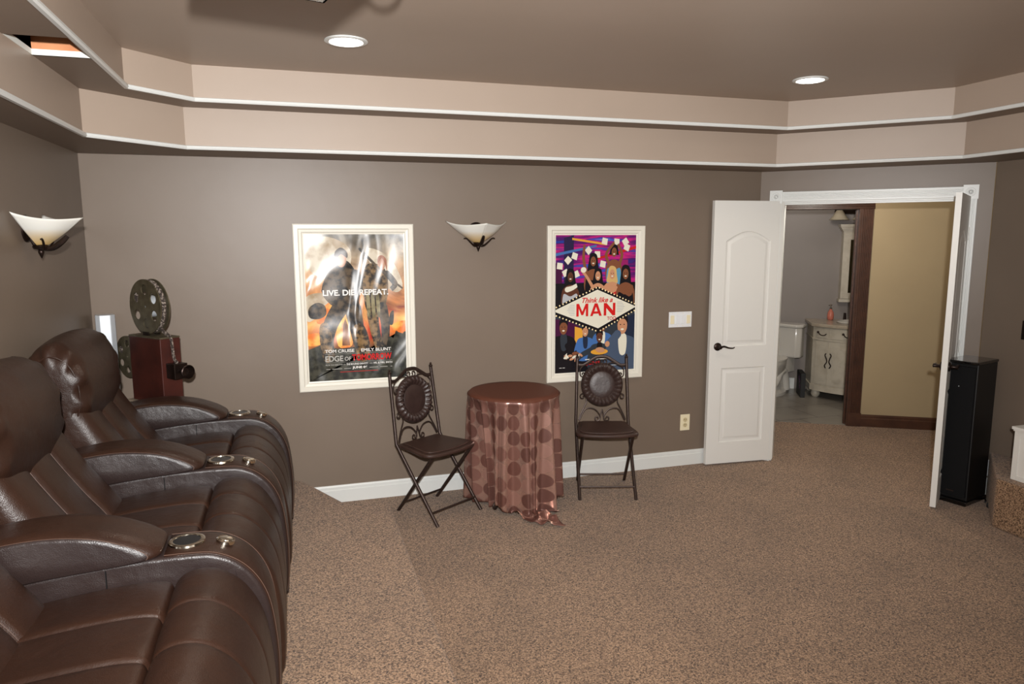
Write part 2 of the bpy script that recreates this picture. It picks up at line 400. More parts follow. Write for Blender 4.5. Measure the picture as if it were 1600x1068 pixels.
# baseboards
BBP = [(0, 0), (.016, 0), (.016, .085), (.011, .09), (.011, .107), (.006, .117), (0, .118)]
bm = bmesh.new(); sweep_poly(bm, BBP, (1.13, 0, 0), (XR, 0, 0), (0, -1, 0), (0, 0, 1))
S('baseboard_far', bm, M['white'], 'white baseboard along the far wall', 'baseboard')
bm = bmesh.new(); sweep_poly(bm, BBP, XB @ Vector((O1+.09, 0, 0)), XB @ Vector((LB, 0, 0)), (-s2, -s2, 0), (0, 0, 1)); sweep_poly(bm, BBP, (XC, YB, 0), (XC, -1.22, 0), (-1, 0, 0), (0, 0, 1))
S('baseboard_right', bm, M['white'], 'short white baseboard behind the black tower speaker', 'baseboard')

# door casing (fluted, with rosette blocks) on the angled wall
def fluted(w, t, n, margin=.013, dp=.0035):
    """cross-section polygon: width w, thickness t, n flutes"""
    pts = [(0, 0), (0, t-.003), (.003, t)]
    step = (w-2*margin)/n
    for i in range(n):
        a = margin + step*i; b = a+step
        pts += [(a+step*.12, t), (a+step*.3, t-dp), (b-step*.3, t-dp), (b-step*.12, t)]
    pts += [(w-.003, t), (w, t-.003), (w, 0)]
    return pts
CW = .085
XBr = XB.to_3x3(); ax = XBr @ Vector((1, 0, 0)); ay = XBr @ Vector((0, -1, 0))
cas = empty('trim_3', XB @ Vector((0, 0, 0)), 0, 'white fluted door casing with corner rosette blocks', 'trim', kind='structure')
XBl = Matrix.Rotation(-PI/4, 4, 'Z')
axl, ayl = Vector((s2, -s2, 0)), Vector((-s2, -s2, 0))
for k, a in enumerate((O0-CW+.005, O1-.005)):
    bm = bmesh.new(); sweep_poly(bm, fluted(CW, .018, 5), axl*a, axl*a + Vector((0, 0, DH-.02)), axl, ayl)
    link('side_casing', bm, M['white'], cas)
    bm = bmesh.new(); box(bm, (a-.003, -.026, DH-.02), (a+CW+.003, 0, DH+.075), XBl)
    c = (a+CW/2, -.026, DH+.0275)
    lathe(bm, [(.034, .002), (.034, -.004), (.029, -.004), (.027, 0.001), (.022, .001), (.02, -.004), (.015, -.004), (.013, .0), (.009, 0), (.007, -.004), (.001, -.005)], c, 28, 'y', XBl)
    link('rosette_block', bm, M['white'], cas, smooth=True, auto=25)
bm = bmesh.new(); sweep_poly(bm, fluted(CW-.01, .018, 5), axl*(O0+.005)+Vector((0, 0, DH-.01)), axl*(O1-.005)+Vector((0, 0, DH-.01)), (0, 0, 1), ayl)
link('head_casing', bm, M['white'], cas)
bm = bmesh.new()
for lo, hi in (((O0, 0, 0), (O0+.018, .13, DH)), ((O1-.018, 0, 0), (O1, .13, DH)), ((O0, 0, DH-.018), (O1, .13, DH)), ((O0+.018, .05, DH-.03), (O1-.018, .09, DH-.018))): box(bm, lo, hi, XBl)
link('jamb', bm, M['white'], cas)

# ------------------------------------------------------------------ doors
def leaf_face(bm, w, h, y, s, panels):
    """moulded face on plane y; s = outward sign; panels are outlines with relief"""
    def loop(pts, dy): return [bm.verts.new((x, y + s*dy, z)) for x, z in pts]
    def off(pts, d):
        n = len(pts); out = []
        for i in range(n):
            p = Vector(pts[i]); a = (p - Vector(pts[i-1])).normalized(); b = (Vector(pts[(i+1) % n]) - p).normalized()
            na = Vector((-a.y, a.x)); nb = Vector((-b.y, b.x)); m = (na+nb).normalized(); k = 1/max(.5, m.dot(na))
            out.append(tuple(p + m*k*d))
        return out
    outer = loop([(0, 0), (w, 0), (w, h), (0, h)], 0); es = [bm.edges.new((outer[i], outer[(i+1) % 4])) for i in range(4)]
    for pn in panels:
        ls = [loop(off(pn, d), dy) for d, dy in ((0, 0), (.006, -.006), (.018, -.009), (.03, -.006), (.042, -.0015))]
        es += [bm.edges.new((ls[0][i], ls[0][(i+1) % len(pn)])) for i in range(len(pn))]
        for a, b in zip(ls, ls[1:]):
            for i in range(len(pn)): bm.faces.new((a[i], a[(i+1) % len(pn)], b[(i+1) % len(pn)], b[i]))
        bm.faces.new(ls[-1])
    bmesh.ops.triangle_fill(bm, edges=es, use_beauty=True)
    return outer
def make_leaf(name, w, h, label, flip):
    """local: x from hinge to free edge, y thickness, z up"""
    o = empty(name, (0, 0, 0), 0, label, 'door', kind='structure')
    t = .035; x0, x1 = .105, w-.105
    arch = [(x0, .93), (x1, .93), (x1, h-.30)]
    for i in range(1, 12):
        a = i/12; arch.append((x1+(x0-x1)*a, h-.30 + .075*math.sin(PI*a)))
    arch.append((x0, h-.30))
    low = [(x0, .17), (x1, .17), (x1, .76), (x0, .76)]
    bm = bmesh.new()
    a = leaf_face(bm, w, h, 0, -1, [arch, low]); b = leaf_face(bm, w, h, t, 1, [arch, low])
    for i in range(4): bm.faces.new((a[i], a[(i+1) % 4], b[(i+1) % 4], b[i]))
    link('leaf', bm, M['door'], o, smooth=True, auto=20)
    hx = w-.065; hz = .93; dr = -1
    for s, yy in ((-1, 0), (1, t)):
        X = Matrix.Translation((hx, yy, hz))
        bm = bmesh.new()
        lathe(bm, [(.031, 0), (.031, s*.006), (.026, s*.011), (.014, s*.014), (.011, s*.02), (.011, s*.045), (.013, s*.052), (.003, s*.056)], (0, 0, 0), 24, 'y', X)
        pts = crom([(hx, yy+s*.045, hz), (hx-.03, yy+s*.048, hz+.007), (hx-.065, yy+s*.05, hz-.004), (hx-.10, yy+s*.05, hz-.008), (hx-.118, yy+s*.049, hz-.002)], 5, closed=False)
        tube(bm, pts, [.0085-.005*i/len(pts) for i in range(len(pts))], 8)
        link('door_handle', bm, M['bronze'], o, smooth=True)
    for hz in (.25, 1.0, 1.78):
        bm = bmesh.new(); lathe(bm, [(.006, -.045), (.006, .045)], (-.004, flip, hz), 12); box(bm, (-.003, t/2, hz-.045), (-.0005, t, hz+.045))
        link('hinge', bm, M['chrome'], o, smooth=True)
    return o
LW = .585; LH = 2.03
d1 = make_leaf('door_1', LW, LH, 'white two-panel door leaf standing open flat against the far wall', .035)
h1 = Vector((4.765, -.125)); f1 = Vector((4.181, -.085)); a1 = math.atan2(f1.y-h1.y, f1.x-h1.x)
# thickness axis (local y) must point to the wall side
d1.location = (h1.x, h1.y, .012); d1.rotation_euler = (0, 0, a1)
d1.scale = (1, -1, 1)
d2 = make_leaf('door_2', LW, LH, 'white door leaf seen edge-on at the right side of the doorway', .035)
h2 = Vector((5.577, -.957)); f2 = Vector((5.127, -1.285)); a2 = math.atan2(f2.y-h2.y, f2.x-h2.x)
d2.location = (h2.x, h2.y, .012); d2.rotation_euler = (0, 0, a2)

# ------------------------------------------------------------------ hall and bathroom beyond the doorway
HA = math.atan2(-.509, .861)
XH = Matrix.Translation((6.13, .575, 0)) @ Matrix.Rotation(HA, 4, 'Z')      # x along hall wall, y into bathroom
S('wall_hall', boxes(((.0, 0, 0), (1.7, .12, 2.9)), ((-.80, 0, 2.05), (0, .12, 2.9)), ((-1.9, 0, 0), (-.80, .12, 2.9)), X=XH), M['tan'], 'tan painted hall wall beyond the doorway', 'wall')
S('wall_bathroom', boxes(((-1.9, 1.65, 0), (1.7, 1.75, 2.9)), ((1.2, .12, 0), (1.3, 1.65, 2.9)), ((-1.3, .12, 0), (-1.2, 1.65, 2.9)), X=XH), M['greywall'], 'grey bathroom wall behind the toilet and vanity', 'wall')
bm = bmesh.new(); prism(bm, [(4.76, .11), (5.86, -.99), (7.7, -.99), (7.7, 3.2), (4.4, 3.2), (4.4, .12)], 2.5, 2.53)
S('ceiling_hall', bm, M['tan'], 'plain ceiling of the hall and bathroom', 'ceiling')
S('wall_hall_end', boxes(((7.45, -1.1, 0), (7.57, -.1, 2.9)), ((5.80, -1.15, 0), (7.57, -1.03, 2.9)), ((4.42, .1, 0), (4.54, 1.7, 2.9))), M['tan'], 'tan walls closing the ends of the hall', 'wall')
bm = boxes(((-1.2, .0, 0), (1.2, 1.65, .004)), X=XH)
S('floor_bathroom', bm, M['tile'], 'grey tiled bathroom floor beyond the hall carpet', 'floor')
ft = M['tile'].node_tree; bk = ft.nodes.new('ShaderNodeTexBrick'); bk.offset = .5; bk.inputs['Scale'].default_value = 1
bk.inputs['Mortar Size'].default_value = .006; bk.inputs['Brick Width'].default_value = .45; bk.inputs['Row Height'].default_value = .45
bk.inputs['Mortar'].default_value = srgb(84, 78, 72)
tcx = ft.nodes.new('ShaderNodeTexCoord'); ft.links.new(tcx.outputs['Object'], bk.inputs['Vector'])
rmp = [n for n in ft.nodes if n.type == 'VALTORGB'][0]
ft.links.new(rmp.outputs['Color'], bk.inputs['Color1']); ft.links.new(rmp.outputs['Color'], bk.inputs['Color2']); ft.links.new(bk.outputs['Color'], ft.nodes['Principled BSDF'].inputs['Base Color'])
bc = empty('trim_4', (6.13, .575, 0), HA, 'dark brown fluted casing around the bathroom doorway', 'trim', kind='structure')
bm = bmesh.new(); sweep_poly(bm, fluted(.105, .022, 6, .01, .007), (0, 0, .10), (0, 0, 2.02), (1, 0, 0), (0, -1, 0)); box(bm, (-.004, -.028, 0), (.11, 0, .13))
box(bm, (-.016, -.018, 0), (0, .14, 2.04)); box(bm, (-.03, .04, 0), (-.014, .075, 2.03))
link('side_casing', bm, M['brownwood'], bc)
bm = bmesh.new(); sweep_poly(bm, fluted(.105, .022, 6, .01, .007), (-.90, 0, .0), (-.90, 0, 2.02), (1, 0, 0), (0, -1, 0)); link('side_casing', bm, M['brownwood'], bc)
bm = bmesh.new(); sweep_poly(bm, fluted(.105, .022, 6, .01, .007), (-.91, 0, 2.02), (.11, 0, 2.02), (0, 0, 1), (0, -1, 0)); box(bm, (-.8, 0, 2.02), (-.016, .14, 2.05))
link('head_casing', bm, M['brownwood'], bc)
bm = bmesh.new(); sweep_poly(bm, [(0, 0), (.018, 0), (.018, .075), (.012, .085), (.012, .1), (.004, .115), (0, .115)], XH @ Vector((.108, 0, 0)), XH @ Vector((1.7, 0, 0)), XH.to_3x3() @ Vector((0, -1, 0)), (0, 0, 1))
S('baseboard_hall', bm, M['brownwood'], 'dark brown baseboard under the tan hall wall', 'baseboard')
bm = boxes(((-1.2, 1.632, .004), (-.25, 1.65, .13)), X=XH)
S('baseboard_bathroom', bm, M['white'], 'white baseboard behind the toilet', 'baseboard')

# vanity: bow front against the bathroom back wall
van = empty('bathroom_vanity', XH @ Vector((.33, 1.65, .0)), HA, 'antique white bow front vanity with a beige top and dark pulls', 'vanity')
VW = .47
def bow(x, extra=0): return -(.42 + .30*math.cos(x/VW*PI/2)**.8 if abs(x) < VW else .42) - extra
def bow_poly(w, extra, n=24, back=-.004):
    k = w/VW
    return [(-w, back)] + [(-w + 2*w*i/n, bow(max(-VW*.999, min(VW*.999, (-w+2*w*i/n)/k)), extra)) for i in range(n+1)] + [(w, back)]
def bow_plate(bm, xa, xb, za, zb, off, th, n=10):
    pl = [(xa+(xb-xa)*i/n, bow(xa+(xb-xa)*i/n, off)) for i in range(n+1)] + [(xb-(xb-xa)*i/n, bow(xb-(xb-xa)*i/n, off+th)) for i in range(n+1)]
    prism(bm, pl, za, zb)
bm = bmesh.new(); prism(bm, bow_poly(VW, 0), .11, .80); prism(bm, bow_poly(VW+.012, .012), .09, .15); prism(bm, bow_poly(VW+.008, .008), .655, .67)
link('cabinet_body', bm, M['vanity'], van)
bm = bmesh.new(); prism(bm, bow_poly(VW+.03, .03), .80, .835); link('countertop', bm, M['stone'], van, bevel=.006)
bm = bmesh.new(); lathe(bm, [(.14, 0), (.205, .004), (.215, .018), (.20, .026), (.185, .02), (.15, -.01), (.02, -.03)], (0, -.40, .832), 36, sx=1.1, sy=.85); link('basin', bm, M['porcelain'], van, smooth=True)
bm = bmesh.new(); tube(bm, crom([(0, -.13, .83), (0, -.13, .95), (0, -.18, 1.0), (0, -.25, .96)], 5, False), .012); tube(bm, [(-.1, -.13, .83), (-.1, -.13, .92)], [.02, .012]); tube(bm, [(.1, -.13, .83), (.1, -.13, .92)], [.02, .012])
link('faucet', bm, M['bronze'], van, smooth=True)
for xa, xb in ((-.445, -.345), (-.335, -.01), (.0, .335), (.345, .445)):
    bm = bmesh.new(); bow_plate(bm, xa, xb, .17, .645, .002, .008)
    d = link('door', bm, M['vanity'], van)
    bm = bmesh.new(); q_ = .022 if xb-xa < .15 else .04; bow_plate(bm, xa+q_, xb-q_, .215, .60, .010, .007); bow_plate(bm, xa+q_+.012, xb-q_-.012, .235, .58, .015, .006); link('raised_panel', bm, M['vanity'], d)
for xa, xb in ((-.445, -.345), (-.335, -.01), (.0, .335), (.345, .445)):
    bm = bmesh.new(); bow_plate(bm, xa, xb, .68, .79, .002, .008)
    d = link('drawer', bm, M['vanity'], van); xm = (xa+xb)/2
    yb = bow(xm, .01)
    bm = tubes((crom([(xm-.045, yb, .745), (xm-.042, yb-.025, .742), (xm-.03, yb-.03, .722), (xm, yb-.03, .712), (xm+.03, yb-.03, .722), (xm+.042, yb-.025, .742), (xm+.045, yb, .745)], 4, False), .006))
    for sx in (-1, 1): lathe(bm, [(.013, 0), (.013, -.006), (.004, -.01)], (xm+sx*.045, yb+.003, .745), 12, 'y')
    link('drawer_pull', bm, M['bronze'], d, smooth=True)
for xm in (-.355, -.322, .322, .355):
    yb = bow(xm, .02); s = 1 if xm in (-.322, .355) else -1
    link('door_pull', tubes((crom([(xm, yb, .52), (xm+s*.012, yb-.012, .50), (xm, yb-.018, .47), (xm-s*.008, yb-.02, .43), (xm+s*.012, yb-.016, .39), (xm, yb, .36)], 4, False), .006)), M['bronze'], van, smooth=True)
for sx in (-1, 1):
    for fy in (-.05, -.40):
        bm = bmesh.new(); lathe(bm, [(.03, .0), (.045, .02), (.05, .045), (.04, .07), (.03, .095)], (sx*(VW-.06), fy, .004), 20); link('bun_foot', bm, M['vanity'], van, smooth=True)
# soap bottle on the vanity
sb = empty('soap_bottle', XH @ Vector((.08, 1.65-.13, .836)), 0, 'pink pump soap bottle on the bathroom vanity beside the basin', 'soap bottle')
bm = bmesh.new(); lathe(bm, [(.022, 0), (.033, .012), (.036, .05), (.03, .09), (.014, .115), (.012, .125)], (0, 0, 0), 24); link('bottle', bm, M['soap'], sb, smooth=True)
bm = bmesh.new(); lathe(bm, [(.014, .125), (.014, .14), (.004, .142), (.004, .165), (.012, .167), (.012, .175)], (0, 0, 0), 16); tube(bm, [(0, 0, .17), (-.035, -.01, .168)], .005); link('pump', bm, M['chrome'], sb, smooth=True)
# medicine cabinet
mc = empty('medicine_cabinet', XH @ Vector((.17, 1.65, 1.06)), HA, 'white framed mirror cabinet with a crown moulding above the vanity', 'cabinet')
bm = boxes(((0, -.11, 0), (.62, -.002, .76)))
for z0, e in ((.76, .005), (.775, .015), (.79, .028), (.81, .04), (.825, .045)): box(bm, (-e, -.11-e, z0), (.62+e, -.002, z0+.02))
box(bm, (-.012, -.122, -.02), (.632, -.002, .012)); link('cabinet_body', bm, M['vanity'], mc)
bm = boxes(((.0, -.125, .02), (.075, -.11, .74)), ((.545, -.125, .02), (.62, -.11, .74)), ((.075, -.125, .02), (.545, -.11, .085)), ((.075, -.125, .675), (.545, -.11, .74)), ((.06, -.13, .07), (.075, -.11, .69)))
link('door_frame', bm, M['vanity'], mc, bevel=.003)
link('mirror', boxes(((.075, -.116, .085), (.545, -.111, .675))), M['mirror'], mc)
# vanity light with bell shades
vl = empty('vanity_light', XH @ Vector((.50, 1.65, 2.02)), HA, 'bell shaded light bar above the bathroom mirror cabinet', 'light')
link('back_plate', boxes(((-.42, -.03, 0), (.42, -.001, .10))), M['bronze'], vl)
for k in range(4):
    x = -.39+.24*k
    bm = bmesh.new(); lathe(bm, [(.03, .05), (.045, .03), (.06, 0), (.085, -.035), (.105, -.055), (.10, -.058), (.055, -.0), (.025, .045)], (x, -.12, -.01), 24); s_ = link('shade', bm, mat('frosted_shade', srgb(170, 160, 140), .5), vl, smooth=True)
    link('arm', tubes((crom([(x, -.02, .05), (x, -.07, .08), (x, -.12, .07), (x, -.12, .03)], 4, False), .008)), M['bronze'], vl, smooth=True)

# toilet
to = empty('toilet', XH @ Vector((-.36, 1.53, .004)), HA-.62, 'white porcelain toilet left of the vanity, partly hidden by the door', 'toilet')
bm = bmesh.new(); prism(bm, [(-.21, -.02), (-.235, -.14), (-.20, -.20), (.20, -.20), (.235, -.14), (.21, -.02)], .42, .76); link('tank', bm, M['porcelain'], to, bevel=.015, smooth=True)
bm = bmesh.new(); prism(bm, [(-.225, -.01), (-.25, -.14), (-.21, -.215), (.21, -.215), (.25, -.14), (.225, -.01)], .76, .795); link('tank_lid', bm, M['porcelain'], to, bevel=.01, smooth=True)
bm = bmesh.new()
def oval(cx, cy, rx, ry, z, n=28): return [bm.verts.new((cx+rx*math.cos(2*PI*i/n), cy+ry*math.sin(2*PI*i/n), z)) for i in range(n)]
rg = [oval(0, -.33, .13, .27, 0), oval(0, -.33, .13, .27, .03), oval(0, -.33, .10, .24, .06), oval(0, -.34, .095, .22, .15), oval(0, -.38, .12, .25, .24), oval(0, -.43, .17, .28, .33), oval(0, -.45, .19, .28, .39), oval(0, -.45, .19, .28, .41)]
for a, b in zip(rg, rg[1:]):
    for i in range(28): bm.faces.new((a[i], a[(i+1) % 28], b[(i+1) % 28], b[i]))
bm.faces.new(rg[0]); bm.faces.new(rg[-1])
box(bm, (-.12, -.24, .25), (.12, -.05, .42))
for s in (-1, 1):
    tube(bm, crom([(s*.07, -.52, .10), (s*.09, -.42, .14), (s*.095, -.33, .25), (s*.09, -.24, .27), (s*.085, -.18, .18), (s*.08, -.14, .05)], 5, False), .045, 12)
link('bowl', bm, M['porcelain'], to, smooth=True)
bm = bmesh.new(); lathe(bm, [(.14, .41), (.195, .41), (.20, .42), (.198, .432), (.02, .436)], (0, -.45, 0), 32, sy=1.4); link('seat', bm, M['porcelain'], to, smooth=True)
# slim dark box with purple print
bx = empty('slim_box', XH @ Vector((-.225, 1.30, .004)), HA, 'slim dark box with purple flower print between the toilet and vanity', 'box')
link('carton', boxes(((-.03, -.16, 0), (.02, .12, .27))), M['black'], bx, bevel=.003)
bm = bmesh.new()
for z, y in ((.18, -.11), (.12, -.13), (.21, -.06)): lathe(bm, [(.0, .0), (.028, -.002), (.001, -.004)][1:], (-.032, y, z), 7, 'x')
link('flower_print', bm, M['purple'], bx)

# ------------------------------------------------------------------ recliners
def make_recliner():
    """local: x forward from the wall, y across (far arm at +), z up"""
    r = empty('recliner', (0, 0, 0))
    hw = .333                                     # half seat width
    third = hw*2/3
    seams = (-third/2, third/2)
    L_ = M['leather']
    base = link('base', boxes(((.16, -hw, .02), (1.0, hw+.18, .26))), M['vinyl'], r, bevel=.01)
    sp = [(.20, .36), (.27, .51), (.42, .550), (.60, .572), (.745, .575), (.786, .545), (.783, .42), (.50, .31)]
    seat = link('seat_cushion', cushion(sp, -hw+.004, hw-.004, .02, seams, .010, .008, .005), L_, r, smooth=True, auto=60)
    lp = [(.786, .36), (.788, .53), (.808, .582), (.860, .602), (.925, .588), (.99, .530), (1.038, .43), (1.058, .29), (1.060, .16), (1.048, .07), (1.01, .045), (.94, .06), (.86, .20)]
    leg = link('footrest', cushion(lp, -hw+.002, hw-.002, .025, seams, .006, .006, .003), L_, r, smooth=True, auto=60)
    for prof, par, i0, i1 in ((sp, seat, 8, 28), (lp, leg, 8, 52)):
        P = crom(prof, 6); n = len(P)
        for s in seams:
            pts = []
            for i in range(i0, i1):
                d = (P[(i+1) % n]-P[i-1]).normalized(); nn = Vector((-d.y, d.x)); q = P[i] + nn*(-.004)
                pts.append((q.x, s+.010, q.y))
            link('stitching', tubes((pts, .0012), seg=5), M['thread'], par)
    bp = [(.475, .44), (.445, .55), (.37, .66), (.30, .77), (.235, .88), (.18, .95), (.09, .95), (.05, .86), (.11, .64), (.20, .46), (.34, .40)]
    bk = link('backrest', cushion(bp, -hw+.003, hw-.003, .05, seams, .018, .013, .013), L_, r, smooth=True, auto=60)
    P = crom(bp, 6)
    for s in seams:
        link('stitching', tubes(([(P[i].x-.007+.001, s+.009, P[i].y-.003) for i in range(2, 28)], .0010), seg=5), M['thread'], bk)
    hp = [(.205, .775), (.245, .83), (.262, .92), (.255, 1.02), (.222, 1.10), (.165, 1.145), (.11, 1.14), (.065, 1.09), (.048, .98), (.06, .87), (.10, .79), (.15, .76)]
    hd = link('headrest', cushion(hp, -hw+.002, hw-.002, .075, (), .01, .01, .028, scale=True, ripple=.012), L_, r, smooth=True, auto=70)
    P = crom(hp, 6); c = Vector((.155, .95))
    for s in (-1, 1):
        pts = [(c.x+(p.x-c.x)*.80, s*(hw-.014), c.y+(p.y-c.y)*.80) for p in P[:60]]
        link('piping', tubes((pts, .004), seg=6), M['leather'], hd, smooth=True)
    # far armrest
    ap = [(.10, .04), (.10, .46), (.16, .555), (.34, .605), (.58, .632), (.83, .636), (.925, .618), (.998, .562), (1.046, .47), (1.066, .34), (1.070, .20), (1.058, .06), (1.02, .035), (.60, .03)]
    arm = link('armrest', cushion(ap, hw+.002, hw+.192, .014, (), 0, .01, .004, nv=10), M['vinyl'], r, smooth=True, auto=60)
    # leather deck strip over the arm
    P = crom(ap, 6); n = len(P)
    bm = bmesh.new(); ra = []
    for i in range(28, 68):
        d = (P[(i+1) % n]-P[i-1]).normalized(); nn = Vector((-d.y, d.x))
        sec = []
        for y, o in ((.008, -.004), (.012, .002), (.03, .0062), (.1, .0082), (.164, .0062), (.182, .002), (.186, -.004)):
            q = P[i] + nn*o; sec.append(bm.verts.new((q.x, hw+y, q.y)))
        ra.append(sec)
    for a, b in zip(ra, ra[1:]):
        for k in range(6): bm.faces.new((a[k], a[k+1], b[k+1], b[k]))
    deck = link('arm_top', bm, L_, arm, smooth=True, auto=70)
    md = deck.modifiers.new('solid', 'SOLIDIFY'); md.thickness = .004
    for y in (.014, .180):
        pts = []
        for i in range(28, 68):
            d = (P[(i+1) % n]-P[i-1]).normalized(); nn = Vector((-d.y, d.x)); q = P[i]+nn*.0045; pts.append((q.x, hw+y, q.y))
        link('stitching', tubes((pts, .0011), seg=5), M['thread'], arm)
    for x in (.60, .30): link('seam', tubes(([(x, hw+.0005, z) for z in (.62, .55, .45)], .002), seg=5), M['black'], arm)
    pp = [(.06, .54), (.05, .62), (.12, .69), (.28, .735), (.44, .750), (.58, .735), (.68, .700), (.735, .668), (.748, .648), (.72, .636), (.60, .626), (.40, .61), (.20, .575)]
    pad = link('arm_pad', cushion(pp, hw-.014, hw+.194, .05, (), 0, .01, .004, nv=12, scale=True), L_, r, smooth=True, auto=70)
    Q = crom(pp, 6); bm = bmesh.new()
    cc = sum(Q, Vector((0, 0)))/len(Q)
    tube(bm, [(cc.x+(p.x-cc.x)*.9, hw-.0062, cc.y+(p.y-cc.y)*.9) for p in Q[8:52]], .0016, 5); link('stitching', bm, M['thread'], pad)
    pad.data.materials.append(M['vinyl'])
    for p in pad.data.polygons:
        if p.center.y < hw-.0045: p.material_index = 1
    cx, cy, cz = .812, hw+.1, .636
    bm = bmesh.new(); lathe(bm, [(.0395, .009), (.041, .014), (.047, .0155), (.054, .013), (.056, .007), (.054, .004), (.040, .004)], (cx, cy, cz), 40)
    cup = link('cup_holder', bm, M['chrome'], r, smooth=True)
    bm = bmesh.new(); lathe(bm, [(.0405, .0125), (.0395, .0105), (.037, .0098), (.001, .0096)], (cx, cy, cz), 32); link('cup_well', bm, M['cupdark'], cup, smooth=True)
    X = Matrix.Translation((.925, cy, .627)) @ Matrix.Rotation(math.radians(14), 4, 'Y')
    bm = bmesh.new(); lathe(bm, [(.029, .0), (.029, .010), (.025, .013), (.021, .011), (.020, .013), (.016, .014), (.001, .0145)], (0, 0, 0), 32, X=X)
    link('control_button', bm, M['chrome'], r, smooth=True)
    return r
rec = make_recliner()
rx = 0.0
ARM_Y = [-.70, -1.57, -2.44]
labs = ['dark brown leather recliner farthest back in the row, nearest the vintage projector',
        'dark brown leather recliner in the middle of the row of three',
        'dark brown leather recliner nearest the viewer at the bottom left']
for i, y in enumerate(ARM_Y):
    o = rec if i == 0 else clone(rec)
    o.location = ((.032, .008, -.02)[i], y-.433, HP); tag(o, labs[i], 'recliner', 'recliners in a row on the carpeted platform')

# ------------------------------------------------------------------ folding bistro chairs
def spiral(cx, cy, r, a0, turns, sgn, n=22, r1=.25):
    return [(cx + r*(1-(1-r1)*i/n)*math.cos(a0+sgn*turns*2*PI*i/n), cy + r*(1-(1-r1)*i/n)*math.sin(a0+sgn*turns*2*PI*i/n)) for i in range(n+1)]
def make_chair():
    c = empty('folding_chair', (0, 0, 0)); I = M['iron']; hw = .178
    z0 = .455
    yb, yt, zt = -.185, -.25, .905
    def bp(x, h, off=0):                      # point in the backrest plane, h above seat rear
        t = h/(zt-z0); return (x, yb + (yt-yb)*t + off, z0+h)
    for s in (-1, 1):
        bm = tubes(([(s*(hw+.014), .20, 0), (s*(hw+.012), yb, z0), bp(s*hw, zt-z0)], .0112), seg=10)
        lathe(bm, [(.0095, 0), (.013, .006), (.013, .014), (.006, .019), (.008, .026), (.003, .033)], (s*hw, yt, zt), 12)
        link('back_leg', bm, I, c, smooth=True)
        link('front_leg', tubes(([(s*(hw-.006), -.205, 0), (s*(hw-.006), .145, z0-.02)], .0112), seg=10), I, c, smooth=True)
    link('stretcher', tubes(([(-(hw+.01), .145, .075), (hw+.01, .145, .075)], .0065)), I, c, smooth=True)
    link('stretcher', tubes(([(-(hw-.01), -.155, .065), (hw-.01, -.155, .065)], .0065)), I, c, smooth=True)
    # crest rail
    bm = bmesh.new()
    cr = crom([(-hw, .405), (-.135, .402), (-.085, .432), (-.04, .458), (0, .463), (.04, .458), (.085, .432), (.135, .402), (hw, .405)], 5, False)
    tube(bm, [bp(p.x, p.y) for p in cr], .0115, 8, flat=.6)
    link('crest_rail', bm, I, c, smooth=True)
    for s in (-1, 1):
        bm = bmesh.new(); P = lambda pts, o=0: [bp(s*x, h, o) for x, h in pts]
        tube(bm, P(spiral(.018, .430, .021, -PI/2, .95, 1, r1=.2)), .0046, 6)
        a = crom([(.03, .405), (.07, .418), (.115, .408), (.155, .375), (.158, .335)], 6, False)
        tube(bm, P([tuple(v) for v in a] + spiral(.136, .335, .022, 0, 1.1, -1)), .0046, 6)
        a = crom([(.17, .01), (.13, .075), (.095, .115), (.10, .16), (.135, .17)], 6, False)
        b = [(.17, .01), (.15, .06), (.13, .10), (.112, .14), (.118, .175)]
        tube(bm, P([tuple(v) for v in crom(b, 5, False)] + spiral(.142, .175, .024, PI, 1.15, -1)), .0046, 6)
        d = [(.165, .005), (.12, .085), (.06, .088), (.02, .05), (.012, .02)]
        tube(bm, P([tuple(v) for v in crom(d, 6, False)]), .0046, 6)
        tube(bm, P([tuple(v) for v in crom([(.0, .085), (.008, .05), (.014, .02)], 5, False)] + spiral(.036, .02, .022, PI, 1.1, 1)), .0046, 6)
        link('scrollwork', bm, I, c, smooth=True)
    # embossed round pad
    bm = bmesh.new(); rings = []; ch = .262; seg = 156
    rad = [(.001, -.012), (.05, -.0125), (.086, -.012), (.092, -.009), (.098, -.013), (.112, -.026), (.126, -.029), (.14, -.023), (.149, -.010), (.152, 0), (.149, .010), (.12, .014), (.001, .014)]
    tilt = math.atan2(yb-yt, zt-z0); tz = Matrix.Translation(bp(0, ch)) @ Matrix.Rotation(tilt, 4, 'X')
    for r_, h_ in rad:
        ring = []
        for i in range(seg):
            t = 2*PI*i/seg; rope = .006*math.sin(26*t + r_*110) if .1 < r_ < .145 and h_ < 0 else 0
            ring.append(bm.verts.new(tz @ Vector((r_*math.cos(t), -(h_+rope), r_*math.sin(t)*1.04))))
        rings.append(ring)
    for a, b in zip(rings, rings[1:]):
        for i in range(seg): bm.faces.new((a[i], a[(i+1) % seg], b[(i+1) % seg], b[i]))
    link('back_pad', bm, M['padleather'], c, smooth=True, auto=50)
    # seat: narrow at the back, bowed front
    out = []
    for i in range(25):
        t = i/24; x = .215*math.cos(PI*t); out.append((x, .10+.085*math.sin(PI*t)**.75 if 0 < t < 1 else .10))
    poly = [(-.172, -.195), (.172, -.195), (.19, -.05), (.212, .06)] + out + [(-.212, .06), (-.19, -.05)]
    bm = bmesh.new(); prism(bm, poly, z0-.028, z0-.004); link('seat', bm, M['seatleather'], c, bevel=.008, smooth=True)
    bm = bmesh.new(); prism(bm, [(x*.86, y*.86-.006) for x, y in poly], z0-.006, z0+.004); link('seat_pad', bm, M['seatleather'], c, bevel=.006, smooth=True)
    return c
ch = make_chair()
